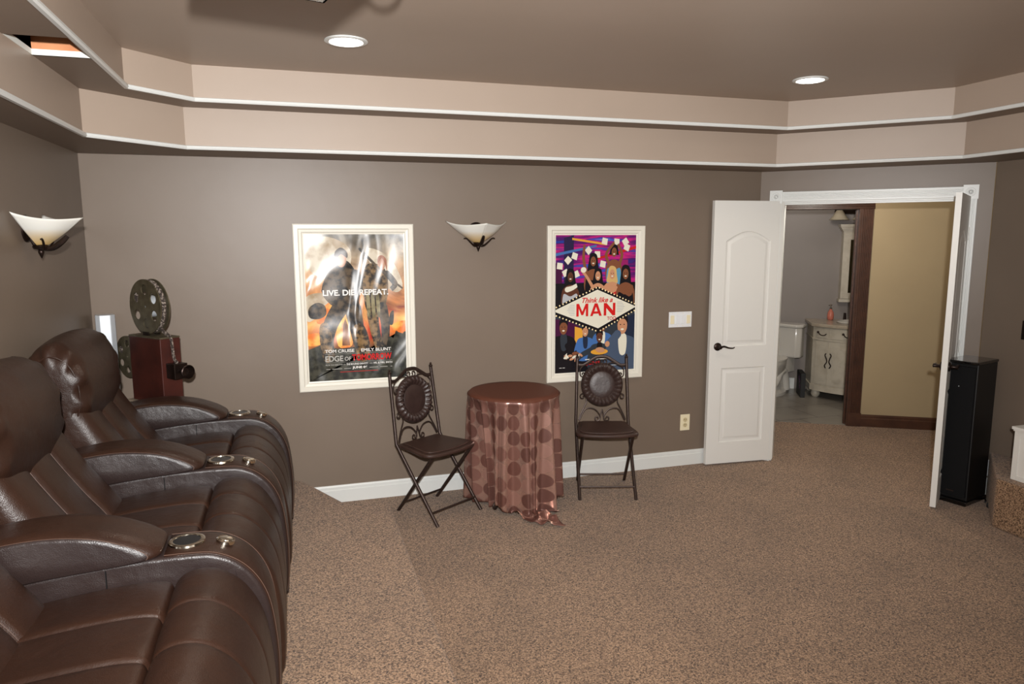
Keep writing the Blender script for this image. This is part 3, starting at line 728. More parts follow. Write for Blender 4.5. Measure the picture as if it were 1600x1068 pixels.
def put_chair(o, ax_, ay_, bx_, by_, label):
    """front feet midpoint and rear feet midpoint"""
    f = Vector((ax_, ay_)); r = Vector((bx_, by_)); d = (f-r).normalized(); m = (f+r)/2
    o.location = (m.x, m.y, 0); o.rotation_euler = (0, 0, math.atan2(d.y, d.x)-PI/2)
    tag(o, label, 'chair', 'wrought iron folding chairs beside the cloth-covered table')
put_chair(ch, 2.118, -.543, 1.897, -.182, 'brown wrought iron folding chair turned sideways at the left of the table')
ch2 = clone(ch)
put_chair(ch2, 3.146, -.53, 3.265, -.144, 'brown wrought iron folding chair facing forward at the right of the table')

# ------------------------------------------------------------------ round table and satin cloth
TX, TY, TR, TZ = 2.535, -.330, .300, .765
tb = empty('round_table', (TX, TY, 0), 0, 'small round table hidden under the patterned brown satin cloth', 'table')
bm = bmesh.new(); lathe(bm, [(TR-.012, TZ-.03), (TR-.008, TZ-.022), (TR-.008, TZ-.006), (TR-.012, TZ-.004)], (0, 0, 0), 48); link('tabletop', bm, M['brownwood'], tb, smooth=True)
bm = bmesh.new(); lathe(bm, [(.03, .03), (.035, .2), (.03, .4), (.04, TZ-.03)], (0, 0, 0), 20); link('pedestal', bm, M['brownwood'], tb, smooth=True)
for k in range(3):
    a = math.radians(-140+120*k); ca, sa = math.cos(a), math.sin(a)
    sp_ = [(.0, .30), (.06, .24), (.13, .12), (.19, .035), (.225, .012)]
    pts = [tuple(v) for v in crom(sp_, 5, False)] + [(.225+.020*math.sin(q), .032-.020*math.cos(q)) for q in [i*.4 for i in range(1, 13)]]
    link('leg', tubes(([(x*ca, x*sa, z) for x, z in pts], .0085)), M['iron'], tb, smooth=True)
def cloth_mats():
    top = mat('brown_satin_top_shade', srgb(94, 54, 40), .6, spec=.25, bump=(25, .12, .003))  # same cloth; the top's weaker reflection is put into this plain brown
    m = bpy.data.materials.new('brown_satin_circles'); m.use_nodes = True; nt = m.node_tree; N = nt.nodes; L = nt.links; b = N['Principled BSDF']
    uv = N.new('ShaderNodeUVMap'); uv.uv_map = 'cloth'
    def math_(op, a, b_=None):
        n = N.new('ShaderNodeMath'); n.operation = op
        for i, x in enumerate((a, b_)):
            if x is None: continue
            if isinstance(x, (int, float)): n.inputs[i].default_value = x
            else: L.new(x, n.inputs[i])
        return n.outputs[0]
    sp = N.new('ShaderNodeSeparateXYZ'); L.new(uv.outputs[0], sp.inputs[0])
    u = math_('MULTIPLY', sp.outputs[0], 10.0); v = math_('MULTIPLY', sp.outputs[1], 10.0)
    fu = math_('SUBTRACT', math_('FRACT', u), .5); fv = math_('SUBTRACT', math_('FRACT', v), .5)
    r = math_('SQRT', math_('ADD', math_('MULTIPLY', fu, fu), math_('MULTIPLY', fv, fv)))
    inside = math_('LESS_THAN', r, .485)
    cell = N.new('ShaderNodeCombineXYZ'); L.new(math_('FLOOR', u), cell.inputs[0]); L.new(math_('FLOOR', v), cell.inputs[1])
    wn = N.new('ShaderNodeTexWhiteNoise'); wn.noise_dimensions = '2D'; L.new(cell.outputs[0], wn.inputs['Vector'])
    cr = N.new('ShaderNodeValToRGB'); cr.color_ramp.interpolation = 'CONSTANT'; e = cr.color_ramp.elements
    e[0].color = srgb(106, 72, 64); e[1].color = srgb(128, 90, 80); e[1].position = .3; k = e.new(.6); k.color = srgb(112, 75, 66); k2 = e.new(.86); k2.color = srgb(152, 114, 102)
    L.new(wn.outputs['Value'], cr.inputs['Fac'])
    mx = N.new('ShaderNodeMix'); mx.data_type = 'RGBA'; L.new(inside, mx.inputs['Factor']); mx.inputs['A'].default_value = srgb(190, 152, 138); L.new(cr.outputs['Color'], mx.inputs['B'])
    L.new(mx.outputs['Result'], b.inputs['Base Color'])
    rr = N.new('ShaderNodeMapRange'); rr.inputs['To Min'].default_value = .24; rr.inputs['To Max'].default_value = .38; L.new(inside, rr.inputs['Value']); L.new(rr.outputs[0], b.inputs['Roughness'])
    mm = N.new('ShaderNodeMapRange'); mm.inputs['To Min'].default_value = .7; mm.inputs['To Max'].default_value = .35; L.new(inside, mm.inputs['Value']); L.new(mm.outputs[0], b.inputs['Metallic'])
    nz = N.new('ShaderNodeTexNoise'); nz.inputs['Scale'].default_value = 40; tc = N.new('ShaderNodeTexCoord'); L.new(tc.outputs['Object'], nz.inputs['Vector'])
    bp = N.new('ShaderNodeBump'); bp.inputs['Strength'].default_value = .12; bp.inputs['Distance'].default_value = .004; L.new(nz.outputs['Fac'], bp.inputs['Height']); L.new(bp.outputs['Normal'], b.inputs['Normal'])
    return [top, m]
def make_cloth():
    bm = bmesh.new(); uvl = bm.loops.layers.uv.new('cloth')
    NT = 560; th0 = math.radians(-84); half = 1.0
    drops = [i/44 for i in range(45)]
    rings = []; uvs = []
    top = [0.0, .5, .85, .97]
    def fold(t, d):
        a = .55*(1-2*abs(math.sin(6.5*t+.9+.5*math.sin(2*t)))) + .30*math.sin(19*t+1.9+math.sin(3*t)) + .16*math.sin(31*t+2.2)
        return a
    for i in range(NT):
        t = 2*PI*i/NT; tt = t - th0
        L_ = half/max(abs(math.cos(tt - PI/4*0 - PI/4)), abs(math.sin(tt - PI/4)))
        L_ = min(L_, 1.36 if math.cos(tt) > .6 else 1.04); hang = L_-TR
        col = []; uvc = []
        for f in top: col.append((TR*f*math.cos(t), TR*f*math.sin(t), TZ)); uvc.append((t*.42, TR*f))
        for dd in drops[1:]:
            d = dd*hang; fall = TZ-.012; corner = max(0, (hang-.72)/.35)
            if d < .02: rr = TR + .010*(d/.02)**.5; z = TZ - d*.9
            elif d <= fall:
                g = d/fall; amp = (.015 + .040*g)*(1+.5*corner)*min(1, d/.10)
                rr = TR + .004 + .020*g + amp*(fold(t, d)-.1) + .015*corner*g; z = TZ - d
            else:
                e = d-fall; g = 1; amp = .055*(1+.5*corner)
                r0 = TR + .024 + amp*(fold(t, fall)-.1) + .015*corner
                rr = r0 + e*.75 + .014*math.sin(e*50+t*6); z = max(.006, .010 + .022*abs(math.sin(e*26+3*t)) * (1 + .6*math.sin(23*t)))
            # pushed in where the chair's front leg stands against it
            dt = (t - math.radians(204) + PI) % (2*PI) - PI
            rr -= .125*min(1, (d/fall)**.8)*math.exp(-(dt/.42)**2)
            # twist a little so the folds are not perfectly radial
            ta = t + .05*math.sin(7*t+1)*min(1, d/.5) + ((((tt+PI) % (2*PI))-PI)*1.5*(d-fall) + .5*(d-fall) if d > fall else 0)
            col.append((rr*math.cos(ta), min(rr*math.sin(ta), .292+.01*math.sin(13*t)), max(.006, z))); uvc.append((t*.42, TR+d))
        rings.append([bm.verts.new(p) for p in col]); uvs.append(uvc)
    n = len(rings[0])
    for i in range(NT):
        j = (i+1) % NT
        for k in range(n-1):
            if k == 0 and rings[i][0] is rings[j][0]: continue
            f = bm.faces.new((rings[i][k], rings[j][k], rings[j][k+1], rings[i][k+1])); f.material_index = 0 if k < 4 else 1; f.smooth = True
            us = [uvs[i][k], uvs[j][k], uvs[j][k+1], uvs[i][k+1]]
            if j == 0: us[1] = (us[1][0]+2*PI*.42, us[1][1]); us[2] = (us[2][0]+2*PI*.42, us[2][1])
            for lp, u in zip(f.loops, us): lp[uvl].uv = u
    me = bpy.data.meshes.new('tablecloth'); bmesh.ops.remove_doubles(bm, verts=bm.verts[:], dist=.00001)
    bmesh.ops.recalc_face_normals(bm, faces=bm.faces[:]); bm.to_mesh(me); bm.free()
    for x in cloth_mats(): me.materials.append(x)
    o = bpy.data.objects.new('tablecloth', me); COL.objects.link(o); o.location = (TX, TY, 0)
    md = o.modifiers.new('solid', 'SOLIDIFY'); md.thickness = .002; md.offset = 1
    tag(o, 'brown satin tablecloth with woven circles draped to the carpet between the chairs', 'tablecloth')
make_cloth()

# ------------------------------------------------------------------ framed posters
def frame_bm(w, h, steps):
    bm = bmesh.new(); loops = []
    for ins, dep in steps: loops.append([bm.verts.new(p) for p in ((ins, -dep, ins), (w-ins, -dep, ins), (w-ins, -dep, h-ins), (ins, -dep, h-ins))])
    loops.append(loops[0])
    for a, b in zip(loops, loops[1:]):
        for i in range(4): bm.faces.new((a[i], a[(i+1) % 4], b[(i+1) % 4], b[i]))
    return bm
STEPS = [(0, .002), (0, .024), (.006, .028), (.030, .028), (.036, .021), (.052, .019), (.056, .012), (.066, .010), (.066, .002)]
def flatmat(name, c, rough=.3, bump=None, noise=None): return mat(name, srgb(*c), rough, bump=bump, noise=noise)
class Art:
    """flat printed shapes on a poster sheet; coordinates 0..1 from the top left"""
    def __init__(s, w, h, x0, z0): s.w, s.h, s.x0, s.z0 = w, h, x0, z0; s.bm = bmesh.new(); s.mats = []; s.k = 0
    def P(s, u, v, l): return (s.x0+u*s.w, -.0100-.00025*l-4e-7*s.k, s.z0+(1-v)*s.h)
    def poly(s, pts, m, l):
        if m not in s.mats: s.mats.append(m)
        s.k += 1
        f = s.bm.faces.new([s.bm.verts.new(s.P(max(0, min(1, u)), max(0, min(1, v)), l)) for u, v in pts]); f.material_index = s.mats.index(m)
        if f.calc_center_median() is None: pass
        return f
    def oval(s, u, v, a, b, m, l, rot=0, n=16):
        s.poly([(u+a*math.cos(2*PI*i/n)*math.cos(rot)-b*math.sin(2*PI*i/n)*math.sin(rot)*.66, v+b*math.sin(2*PI*i/n)*math.cos(rot)+a*math.cos(2*PI*i/n)*math.sin(rot)*.66) for i in range(n)], m, l)
    def blob(s, pts, m, l): s.poly([tuple(p) for p in crom(pts, 5)], m, l)
    def limb(s, pts, w, m, l):
        c = crom(pts, 4, False); n = len(c); A, B = [], []
        for i, p in enumerate(c):
            d = (c[min(i+1, n-1)]-c[max(0, i-1)]).normalized(); q = Vector((-d.y, d.x*.66)); ww = w*(1-.35*i/n)
            A.append((p.x+q.x*ww, p.y+q.y*ww)); B.append((p.x-q.x*ww, p.y-q.y*ww))
        for i in range(n-1): s.poly([A[i], A[i+1], B[i+1], B[i]], m, l)
        s.oval(c[0].x, c[0].y, w*.95, w*.63, m, l, n=12)
    def done(s, parent, name='poster_print'):
        bmesh.ops.triangulate(s.bm, faces=s.bm.faces[:], ngon_method='EAR_CLIP'); me = bpy.data.meshes.new(name); s.bm.to_mesh(me); s.bm.free()
        for m in s.mats: me.materials.append(m)
        for p in me.polygons:
            if p.normal.y > 0: p.flip()
        o = bpy.data.objects.new(name, me); COL.objects.link(o); o.parent = parent; return o
def smoke_mat():
    m = bpy.data.materials.new('smoky_orange_print'); m.use_nodes = True; nt = m.node_tree; N = nt.nodes; L = nt.links; b = N['Principled BSDF']
    b.inputs['Roughness'].default_value = .16
    tc = N.new('ShaderNodeTexCoord'); n = N.new('ShaderNodeTexNoise'); n.inputs['Scale'].default_value = 4.5; n.inputs['Detail'].default_value = 7; n.inputs['Distortion'].default_value = .8
    L.new(tc.outputs['Object'], n.inputs['Vector'])
    s = N.new('ShaderNodeSeparateXYZ'); L.new(tc.outputs['Object'], s.inputs[0])
    h = N.new('ShaderNodeMapRange'); h.inputs['From Max'].default_value = 1.1; L.new(s.outputs['Z'], h.inputs['Value'])
    r1 = N.new('ShaderNodeValToRGB'); e = r1.color_ramp.elements
    e[0].position = .08; e[0].color = srgb(38, 36, 30); e[1].position = .95; e[1].color = srgb(120, 122, 118)
    for p, c in ((.22, (70, 52, 36)), (.30, (214, 122, 52)), (.40, (236, 176, 104)), (.52, (190, 118, 66)), (.66, (196, 148, 104)), (.80, (180, 160, 134))):
        k = e.new(p); k.color = srgb(*c)
    L.new(h.outputs[0], r1.inputs['Fac'])
    mix = N.new('ShaderNodeMix'); mix.data_type = 'RGBA'; mix.blend_type = 'OVERLAY'; mix.inputs['Factor'].default_value = .9
    r2 = N.new('ShaderNodeValToRGB'); r2.color_ramp.elements[0].position = .35; r2.color_ramp.elements[1].position = .68
    L.new(n.outputs['Fac'], r2.inputs['Fac']); L.new(r1.outputs['Color'], mix.inputs['A']); L.new(r2.outputs['Color'], mix.inputs['B']); L.new(mix.outputs['Result'], b.inputs['Base Color'])
    w = N.new('ShaderNodeTexNoise'); w.inputs['Scale'].default_value = 6; w.inputs['Detail'].default_value = 2; L.new(tc.outputs['Object'], w.inputs['Vector'])
    bp = N.new('ShaderNodeBump'); bp.inputs['Strength'].default_value = .55; bp.inputs['Distance'].default_value = .03; L.new(w.outputs['Fac'], bp.inputs['Height']); L.new(bp.outputs['Normal'], b.inputs['Normal'])
    return m
def camo(name, c1, c2, sc, rough=.2):
    m = mat(name, srgb(*c1), rough, noise=(sc, srgb(*c2), .42, .6, 6), bump=(6, .5, .03)); return m
# --- left poster
p1x, p1z, p1w, p1h = 1.169, .777, .767, 1.088
po = empty('movie_poster', (p1x, -.001, p1z), 0, 'framed glossy poster of two armored figures in orange smoke, left of the wall sconce', 'poster', 'framed movie posters on the far wall')
link('picture_frame', frame_bm(p1w, p1h, STEPS), M['cream'], po)
A = Art(p1w-.13, p1h-.13, .065, .065)
bg = smoke_mat(); dk = camo('dark_armor_print', (30, 29, 30), (96, 82, 66), 26); dk2 = camo('brown_armor_print', (40, 32, 26), (140, 112, 76), 30)
gy = camo('dark_ground_print', (30, 32, 28), (70, 70, 60), 22); skin = flatmat('tanned_print', (176, 126, 96), .2); pale = camo('pale_smoke_print', (214, 204, 184), (170, 150, 122), 9); flame = camo('flame_print', (250, 190, 90), (232, 120, 40), 14); hair = flatmat('dark_hair_print', (52, 40, 34), .2)
A.poly([(0, 0), (1, 0), (1, 1), (0, 1)], bg, 0)
A.blob([(.0, .04), (.25, .02), (.45, .10), (.42, .24), (.2, .3), (.03, .22)], pale, 1)
A.blob([(.62, .10), (.85, .16), (.98, .34), (.9, .40), (.72, .30)], pale, 1)
A.blob([(.0, .42), (.2, .40), (.24, .5), (.1, .56), (.0, .58)], pale, 1)
A.blob([(.15, .50), (.34, .42), (.28, .58), (.1, .60)], flame, 2); A.blob([(.30, .58), (.44, .6), (.44, .76), (.30, .76)], flame, 2); A.blob([(.80, .64), (1.0, .6), (1.0, .68), (.84, .68)], flame, 2); A.blob([(0, .68), (.12, .67), (.14, .74), (0, .75)], flame, 2)
A.poly([(0, .78), (.12, .75), (.3, .78), (.5, .77), (.7, .79), (.84, .74), (.92, .68), (1, .70), (1, 1), (0, 1)], gy, 3)
A.poly([(.34, .76), (.355, .62), (.38, .57), (.405, .62), (.42, .76)], camo('tower_print', (150, 96, 52), (116, 70, 40), 20), 3)
# left figure: broad dark armored stance
A.blob([(.24, .24), (.33, .18), (.42, .18), (.50, .25), (.54, .34), (.53, .44), (.50, .52), (.36, .53), (.27, .50), (.22, .40)], dk, 4)
A.oval(.36, .165, .052, .058, skin, 6); A.blob([(.30, .17), (.30, .12), (.36, .09), (.42, .12), (.42, .16), (.36, .135)], hair, 7)
A.limb([(.27, .27), (.20, .38), (.27, .46)], .055, dk, 5); A.limb([(.50, .27), (.54, .36), (.44, .43)], .05, dk, 5)
A.limb([(.33, .50), (.24, .60), (.19, .72), (.21, .84)], .085, dk, 5); A.limb([(.46, .50), (.49, .62), (.52, .74), (.55, .84)], .085, dk, 5)
A.blob([(.12, .63), (.2, .6), (.24, .7), (.22, .86), (.14, .84)], dk2, 6); A.blob([(.46, .64), (.56, .62), (.62, .74), (.6, .86), (.5, .86)], dk2, 6)
A.blob([(.02, .50), (.1, .46), (.18, .48), (.19, .54), (.12, .57), (.03, .56)], dk, 5)
# right figure: slimmer with pack and long blade
A.blob([(.60, .22), (.70, .20), (.80, .24), (.83, .34), (.80, .48), (.70, .56), (.60, .52), (.57, .36)], dk2, 6)
A.oval(.765, .205, .038, .046, skin, 8); A.blob([(.73, .20), (.735, .155), (.78, .145), (.82, .18), (.82, .25), (.80, .2), (.77, .165)], flatmat('auburn_hair_print', (150, 90, 60), .2), 9)
for k in range(3): A.blob([(.60+.05*k, .42), (.63+.05*k, .41), (.64+.05*k, .55), (.61+.05*k, .56)], camo('olive_canister_print', (150, 140, 106), (96, 88, 62), 20), 8)
A.limb([(.66, .54), (.68, .66), (.72, .78)], .06, dk2, 6); A.limb([(.76, .50), (.79, .62), (.78, .78)], .055, dk, 6)
A.limb([(.55, .10), (.72, .22), (.88, .32), (.98, .375)], .014, dk, 9); A.limb([(.82, .27), (.90, .34), (.86, .38)], .035, dk, 8); A.limb([(.58, .03), (.585, .16), (.57, .3)], .012, dk, 7)
A.blob([(.84, .55), (.88, .53), (.87, .62), (.83, .62)], dk, 8)
A.blob([(.80, .78), (.83, .71), (.87, .72), (.90, .67), (.95, .70), (1.0, .68), (1.0, .80), (.9, .82)], gy, 7)
A.done(po)
tw = flatmat('white_ink', (232, 230, 226), .25); tr = flatmat('red_ink', (206, 34, 34), .25); tg = flatmat('grey_ink', (176, 174, 168), .3)
def T(A_, par, s, u0, u1, v0, v1, m, bold=0.0, shear=0.0, l=14, space=1.0, name='lettering'):
    a = A_.P(u0, v1, l) if False else (A_.x0+u0*A_.w, 0, A_.z0+(1-v1)*A_.h); b = (A_.x0+u1*A_.w, 0, A_.z0+(1-v0)*A_.h)
    return text(s, a[0], a[2], b[0], b[2], -.0100-.00025*l, None, name, m, bold, shear, space)
B1 = type('o', (), dict(w=p1w-.13, h=p1h-.13, x0=.065, z0=.065))
tl = [T(B1, po, 'LIVE. DIE. REPEAT.', .165, .83, .375, .415, tw, .03),
      T(B1, po, 'TOM CRUISE', .165, .46, .785, .807, tw, .02), T(B1, po, 'EMILY BLUNT', .53, .84, .785, .807, tw, .02),
      T(B1, po, 'EDGE', .165, .345, .828, .868, tg, .025), T(B1, po, 'OF', .36, .425, .838, .866, tg, .02), T(B1, po, 'TOMORROW', .435, .845, .823, .868, tr, .03),
      T(B1, po, 'FROM THE DIRECTOR OF', .165, .365, .886, .896, tg, .01), T(B1, po, 'THE BOURNE IDENTITY', .375, .60, .884, .897, tw, .02), T(B1, po, 'AND', .61, .645, .886, .896, tg, 0), T(B1, po, 'MR. & MRS. SMITH', .655, .85, .884, .897, tw, .02),
      T(B1, po, 'JUNE 06', .435, .59, .907, .928, tw, .04)]
for o_ in tl: o_.parent = po; o_.name = 'lettering'
bm = bmesh.new()
def rule(bm, A_, u0, u1, v, t=.0012, l=14):
    x0, x1 = A_.x0+u0*A_.w, A_.x0+u1*A_.w; z = A_.z0+(1-v)*A_.h; y = -.0100-.00025*l
    bm.faces.new([bm.verts.new(p) for p in ((x0, y, z), (x1, y, z), (x1, y, z+t), (x0, y, z+t))])
rule(bm, B1, .165, .85, .817); rule(bm, B1, .165, .85, .876)
for u0, u1 in ((.17, .21), (.23, .33), (.35, .42), (.61, .70), (.72, .80), (.83, .85)): rule(bm, B1, u0, u1, .922, .0035)
link('credit_lines', bm, tg, po)
bm = bmesh.new(); rule(bm, B1, .31, .70, .945, .003); link('red_line', bm, tr, po)

def wrinkle(m):
    nt = m.node_tree; N = nt.nodes; L = nt.links; b = N['Principled BSDF']; b.inputs['Roughness'].default_value = .2; b.inputs['Coat Weight'].default_value = .5; b.inputs['Coat Roughness'].default_value = .26; b.inputs['Roughness'].default_value = .3
    tc = N.new('ShaderNodeTexCoord'); mp = N.new('ShaderNodeMapping'); mp.inputs['Scale'].default_value = (1.6, 1, .8); L.new(tc.outputs['Object'], mp.inputs[0])
    w = N.new('ShaderNodeTexNoise'); w.inputs['Scale'].default_value = 2.6; w.inputs['Detail'].default_value = 1.6; w.inputs['Distortion'].default_value = .7; L.new(mp.outputs[0], w.inputs['Vector'])
    bp = N.new('ShaderNodeBump'); bp.inputs['Strength'].default_value = 1; bp.inputs['Distance'].default_value = .05
    L.new(w.outputs['Fac'], bp.inputs['Height']); L.new(bp.outputs['Normal'], b.inputs['Normal']); L.new(bp.outputs['Normal'], b.inputs['Coat Normal'])
for o_ in po.children:
    if o_.name.startswith('poster_print'):
        for m_ in o_.data.materials: wrinkle(m_)

def block(word, x0, z0, x1, z1, y, m, parent):
    G = {'M': [[(0, 0), (.2, 0), (.2, .62), (.42, .1), (.58, .1), (.8, .62), (.8, 0), (1, 0), (1, 1), (.78, 1), (.5, .38), (.22, 1), (0, 1)]],
         'A': [[(0, 0), (.22, 0), (.29, .2), (.71, .2), (.78, 0), (1, 0), (.63, 1), (.5, 1), (.5, .76), (.64, .38), (.36, .38), (.5, .76), (.5, 1), (.37, 1)]],
         'N': [[(0, 0), (.22, 0), (.22, .6), (.76, 0), (1, 0), (1, 1), (.78, 1), (.78, .4), (.24, 1), (0, 1)]]}
    bm = bmesh.new(); wl = (x1-x0)/(len(word)+.16*(len(word)-1))
    for k, c in enumerate(word):
        for g in G[c]:
            if c == 'A':
                for q in ([(0, 0), (.22, 0), (.60, 1), (.38, 1)], [(1, 0), (.78, 0), (.42, .93), (.40, 1), (.62, 1)], [(.27, .18), (.73, .18), (.68, .36), (.32, .36)]):
                    bm.faces.new([bm.verts.new((x0+wl*(1.16*k+a), y-(.0001 if q[0][0] == .27 else .0002 if q[0][0] == 1 else 0), z0+(z1-z0)*b)) for a, b in q])
            else: bm.faces.new([bm.verts.new((x0+wl*(1.16*k+a), y, z0+(z1-z0)*b)) for a, b in g])
    bmesh.ops.triangulate(bm, faces=bm.faces[:])
    me = bpy.data.meshes.new('lettering'); bm.to_mesh(me); bm.free(); me.materials.append(m)
    o = bpy.data.objects.new('lettering', me); COL.objects.link(o); o.parent = parent; return o
# --- right poster
p2x, p2z, p2w, p2h = 2.884, .731, .760, 1.125
pp_ = empty('movie_poster', (p2x, -.001, p2z), 0, 'framed purple and blue comedy poster with a white diamond sign, right of the wall sconce', 'poster', 'framed movie posters on the far wall')
link('picture_frame', frame_bm(p2w, p2h, STEPS), M['cream'], pp_)
A = Art(p2w-.13, p2h-.13, .065, .065); A2 = type('o', (), dict(w=p2w-.13, h=p2h-.13, x0=.065, z0=.065))
def streaks():
    m = bpy.data.materials.new('neon_streak_print'); m.use_nodes = True; nt = m.node_tree; N = nt.nodes; L = nt.links; b = N['Principled BSDF']; b.inputs['Roughness'].default_value = .22
    tc = N.new('ShaderNodeTexCoord'); mp = N.new('ShaderNodeMapping'); mp.inputs['Rotation'].default_value = (0, .16, 0); mp.inputs['Scale'].default_value = (1.4, 1, 13)
    n = N.new('ShaderNodeTexNoise'); n.inputs['Scale'].default_value = 1.6; n.inputs['Detail'].default_value = 3
    L.new(tc.outputs['Object'], mp.inputs[0]); L.new(mp.outputs[0], n.inputs['Vector'])
    r = N.new('ShaderNodeValToRGB'); e = r.color_ramp.elements; e[0].position = .3; e[0].color = srgb(40, 60, 150); e[1].position = .72; e[1].color = srgb(250, 190, 70)
    for p, c in ((.40, (70, 30, 100)), (.47, (120, 30, 110)), (.53, (200, 40, 120)), (.58, (90, 40, 130)), (.64, (60, 90, 190))):
        k = e.new(p); k.color = srgb(*c)
    L.new(n.outputs['Fac'], r.inputs['Fac']); L.new(r.outputs['Color'], b.inputs['Base Color']); return m
st = streaks()
C = {k: flatmat(k+'_print', v, .25) for k, v in dict(blk=(28, 26, 30), brownskin=(128, 80, 56), tanskin=(196, 142, 108), deepskin=(92, 56, 42), blond=(206, 170, 110), navy=(38, 46, 66), blue=(70, 110, 170), slate=(74, 88, 110), gold=(226, 190, 120), crimson=(190, 36, 40), magenta=(150, 36, 100), paper=(226, 222, 204), teal=(90, 150, 180), silver=(178, 180, 184), panel=(44, 34, 70), bulb=(255, 232, 180), felt=(52, 58, 66), amber=(222, 160, 60), wine=(70, 24, 60)).items()}
A.poly([(0, 0), (1, 0), (1, .42), (0, .42)], st, 0)
A.poly([(0, .42), (1, .42), (1, 1), (0, 1)], C['felt'], 0)
A.poly([(.10, .02), (.22, .0), (.22, .34), (.10, .34)], C['panel'], 1); A.poly([(.78, .18), (.9, .18), (.9, .42), (.78, .42)], C['magenta'], 1)
A.poly([(0, .20), (.08, .20), (.08, .35), (0, .35)], C['wine'], 1); A.poly([(.0, .345), (1, .345), (1, .56), (0, .56)], C['blk'], 1)
A.poly([(.2, .02), (.62, .06), (.62, .075), (.2, .035)], C['amber'], 1); A.poly([(.45, .17), (1, .08), (1, .1), (.45, .19)], C['crimson'], 1); A.poly([(.0, .13), (.5, .07), (.5, .085), (.0, .15)], C['blue'], 1)
for u, v, a in ((.60, .045, .3), (.86, .05, -.5), (.75, .05, .2), (.15, .18, -.7), (.23, .15, .4), (.51, .14, .1), (.25, .28, -.3), (.05, .22, .2), (.88, .09, .5), (.58, .21, .3), (.12, .27, -.4), (.40, .11, .9)):
    c_, s_ = math.cos(a), math.sin(a); A.poly([(u+x*c_-y*s_, v+(x*s_+y*c_)*.7) for x, y in ((-.035, -.03), (.03, -.035), (.04, .03), (-.03, .035))], C['paper'], 3)
def woman(u, v, s, sk, hr, dress, l, arms=(), hairlen=.09):
    A.blob([(u-.055*s, v), (u-.04*s, v-.05*s), (u, v-.062*s), (u+.045*s, v-.045*s), (u+.06*s, v+.01*s), (u+.07*s, v+hairlen*s), (u+.035*s, v+hairlen*s*1.05), (u-.04*s, v+hairlen*s), (u-.07*s, v+hairlen*s*.8)], C[hr], l)
    A.blob([(u-.10*s, v+.10*s), (u, v+.055*s), (u+.10*s, v+.10*s), (u+.09*s, v+.22*s), (u-.09*s, v+.22*s)], C[sk], l+1)
    A.blob([(u-.085*s, v+.125*s), (u, v+.14*s), (u+.085*s, v+.125*s), (u+.08*s, v+.25*s), (u-.08*s, v+.25*s)], C[dress], l+2)
    A.oval(u, v, .034*s, .036*s, C[sk], l+3); A.oval(u, v+.014*s, .013*s, .005*s, C['paper'], l+4)
    for x in (-.013, .013): A.oval(u+x*s, v-.006*s, .005*s, .003*s, C['blk'], l+4, n=8)
    for a in arms: A.limb(a, .020*s, C[sk], l+3)
woman(.72, .125, .95, 'brownskin', 'blk', 'teal', 4, [[(.66, .21), (.62, .14), (.70, .07), (.74, .045)], [(.79, .21), (.82, .14), (.77, .07), (.75, .045)]], .02)
woman(.46, .19, 1.0, 'brownskin', 'blk', 'blk', 5, [[(.38, .28), (.34, .17), (.35, .07)]], .08)
woman(.18, .30, 1.0, 'deepskin', 'blk', 'silver', 8, [[(.24, .38), (.28, .42)]], .07)
woman(.52, .295, .95, 'tanskin', 'blk', 'gold', 9, [[(.45, .37), (.38, .30), (.31, .25)]], .07)
woman(.70, .285, 1.0, 'tanskin', 'blond', 'crimson', 9, [[(.64, .36), (.60, .38)]], .06)
woman(.87, .285, 1.1, 'brownskin', 'blk', 'blk', 10, [[(.95, .38), (.92, .44), (.76, .36)]], .13)
A.oval(.34, .25, .035, .02, C['paper'], 14); A.oval(.75, .05, .03, .02, C['paper'], 14); A.limb([(.14, .39), (.2, .38), (.26, .36)], .03, C['paper'], 14)
# diamond sign
dia = [(-.04, .525), (.515, .375), (1.04, .515), (.53, .69)]
A.poly([(0, .512), (.515, .372), (1, .505), (1, .555), (.53, .705), (0, .58)], C['blk'], 16)
A.poly([(.0, .535), (.515, .395), (1, .525), (1, .532), (.53, .68), (.0, .55)], C['paper'], 17)
bm2 = []
for a, b in (((.01, .516), (.50, .382)), ((.54, .382), (.99, .507)), ((.01, .578), (.50, .697)), ((.56, .697), (.99, .558))):
    for k in range(13):
        t = k/12; A.oval(a[0]+(b[0]-a[0])*t, a[1]+(b[1]-a[1])*t, .009, .006, C['bulb'], 18, n=8)
# lower scene
A.poly([(0, .60), (.16, .62), (.30, .66), (.30, .86), (0, .86)], C['wine'], 4); A.poly([(.24, .66), (.34, .68), (.34, .86), (.24, .86)], C['amber'], 5)
A.poly([(.84, .62), (1, .58), (1, .8), (.84, .8)], C['navy'], 4)
A.blob([(-.02, .88), (.3, .83), (.7, .83), (1.02, .9), (1.02, 1.0), (-.02, 1.0)], C['blk'], 6)
def man(u, v, s, sk, suit, shirt, l, lean=0):
    A.blob([(u-.15*s+lean, v+.24*s), (u-.12*s, v+.08*s), (u-.03*s, v+.05*s), (u+.04*s, v+.05*s), (u+.13*s, v+.09*s), (u+.16*s+lean, v+.24*s)], C[suit], l)
    A.blob([(u-.03*s, v+.05*s), (u+.035*s, v+.05*s), (u+.03*s, v+.14*s), (u-.02*s, v+.14*s)], C[shirt], l+1)
    A.oval(u, v, .042*s, .045*s, C[sk], l+2); A.blob([(u-.045*s, v-.01*s), (u-.04*s, v-.045*s), (u, v-.058*s), (u+.042*s, v-.042*s), (u+.045*s, v-.01*s), (u+.02*s, v-.03*s), (u-.02*s, v-.03*s)], C['blk'], l+3)
    A.oval(u, v+.02*s, .014*s, .005*s, C['paper'], l+3)
    for x in (-.016, .016): A.oval(u+x*s, v-.004*s, .005*s, .003*s, C['blk'], l+3, n=8)
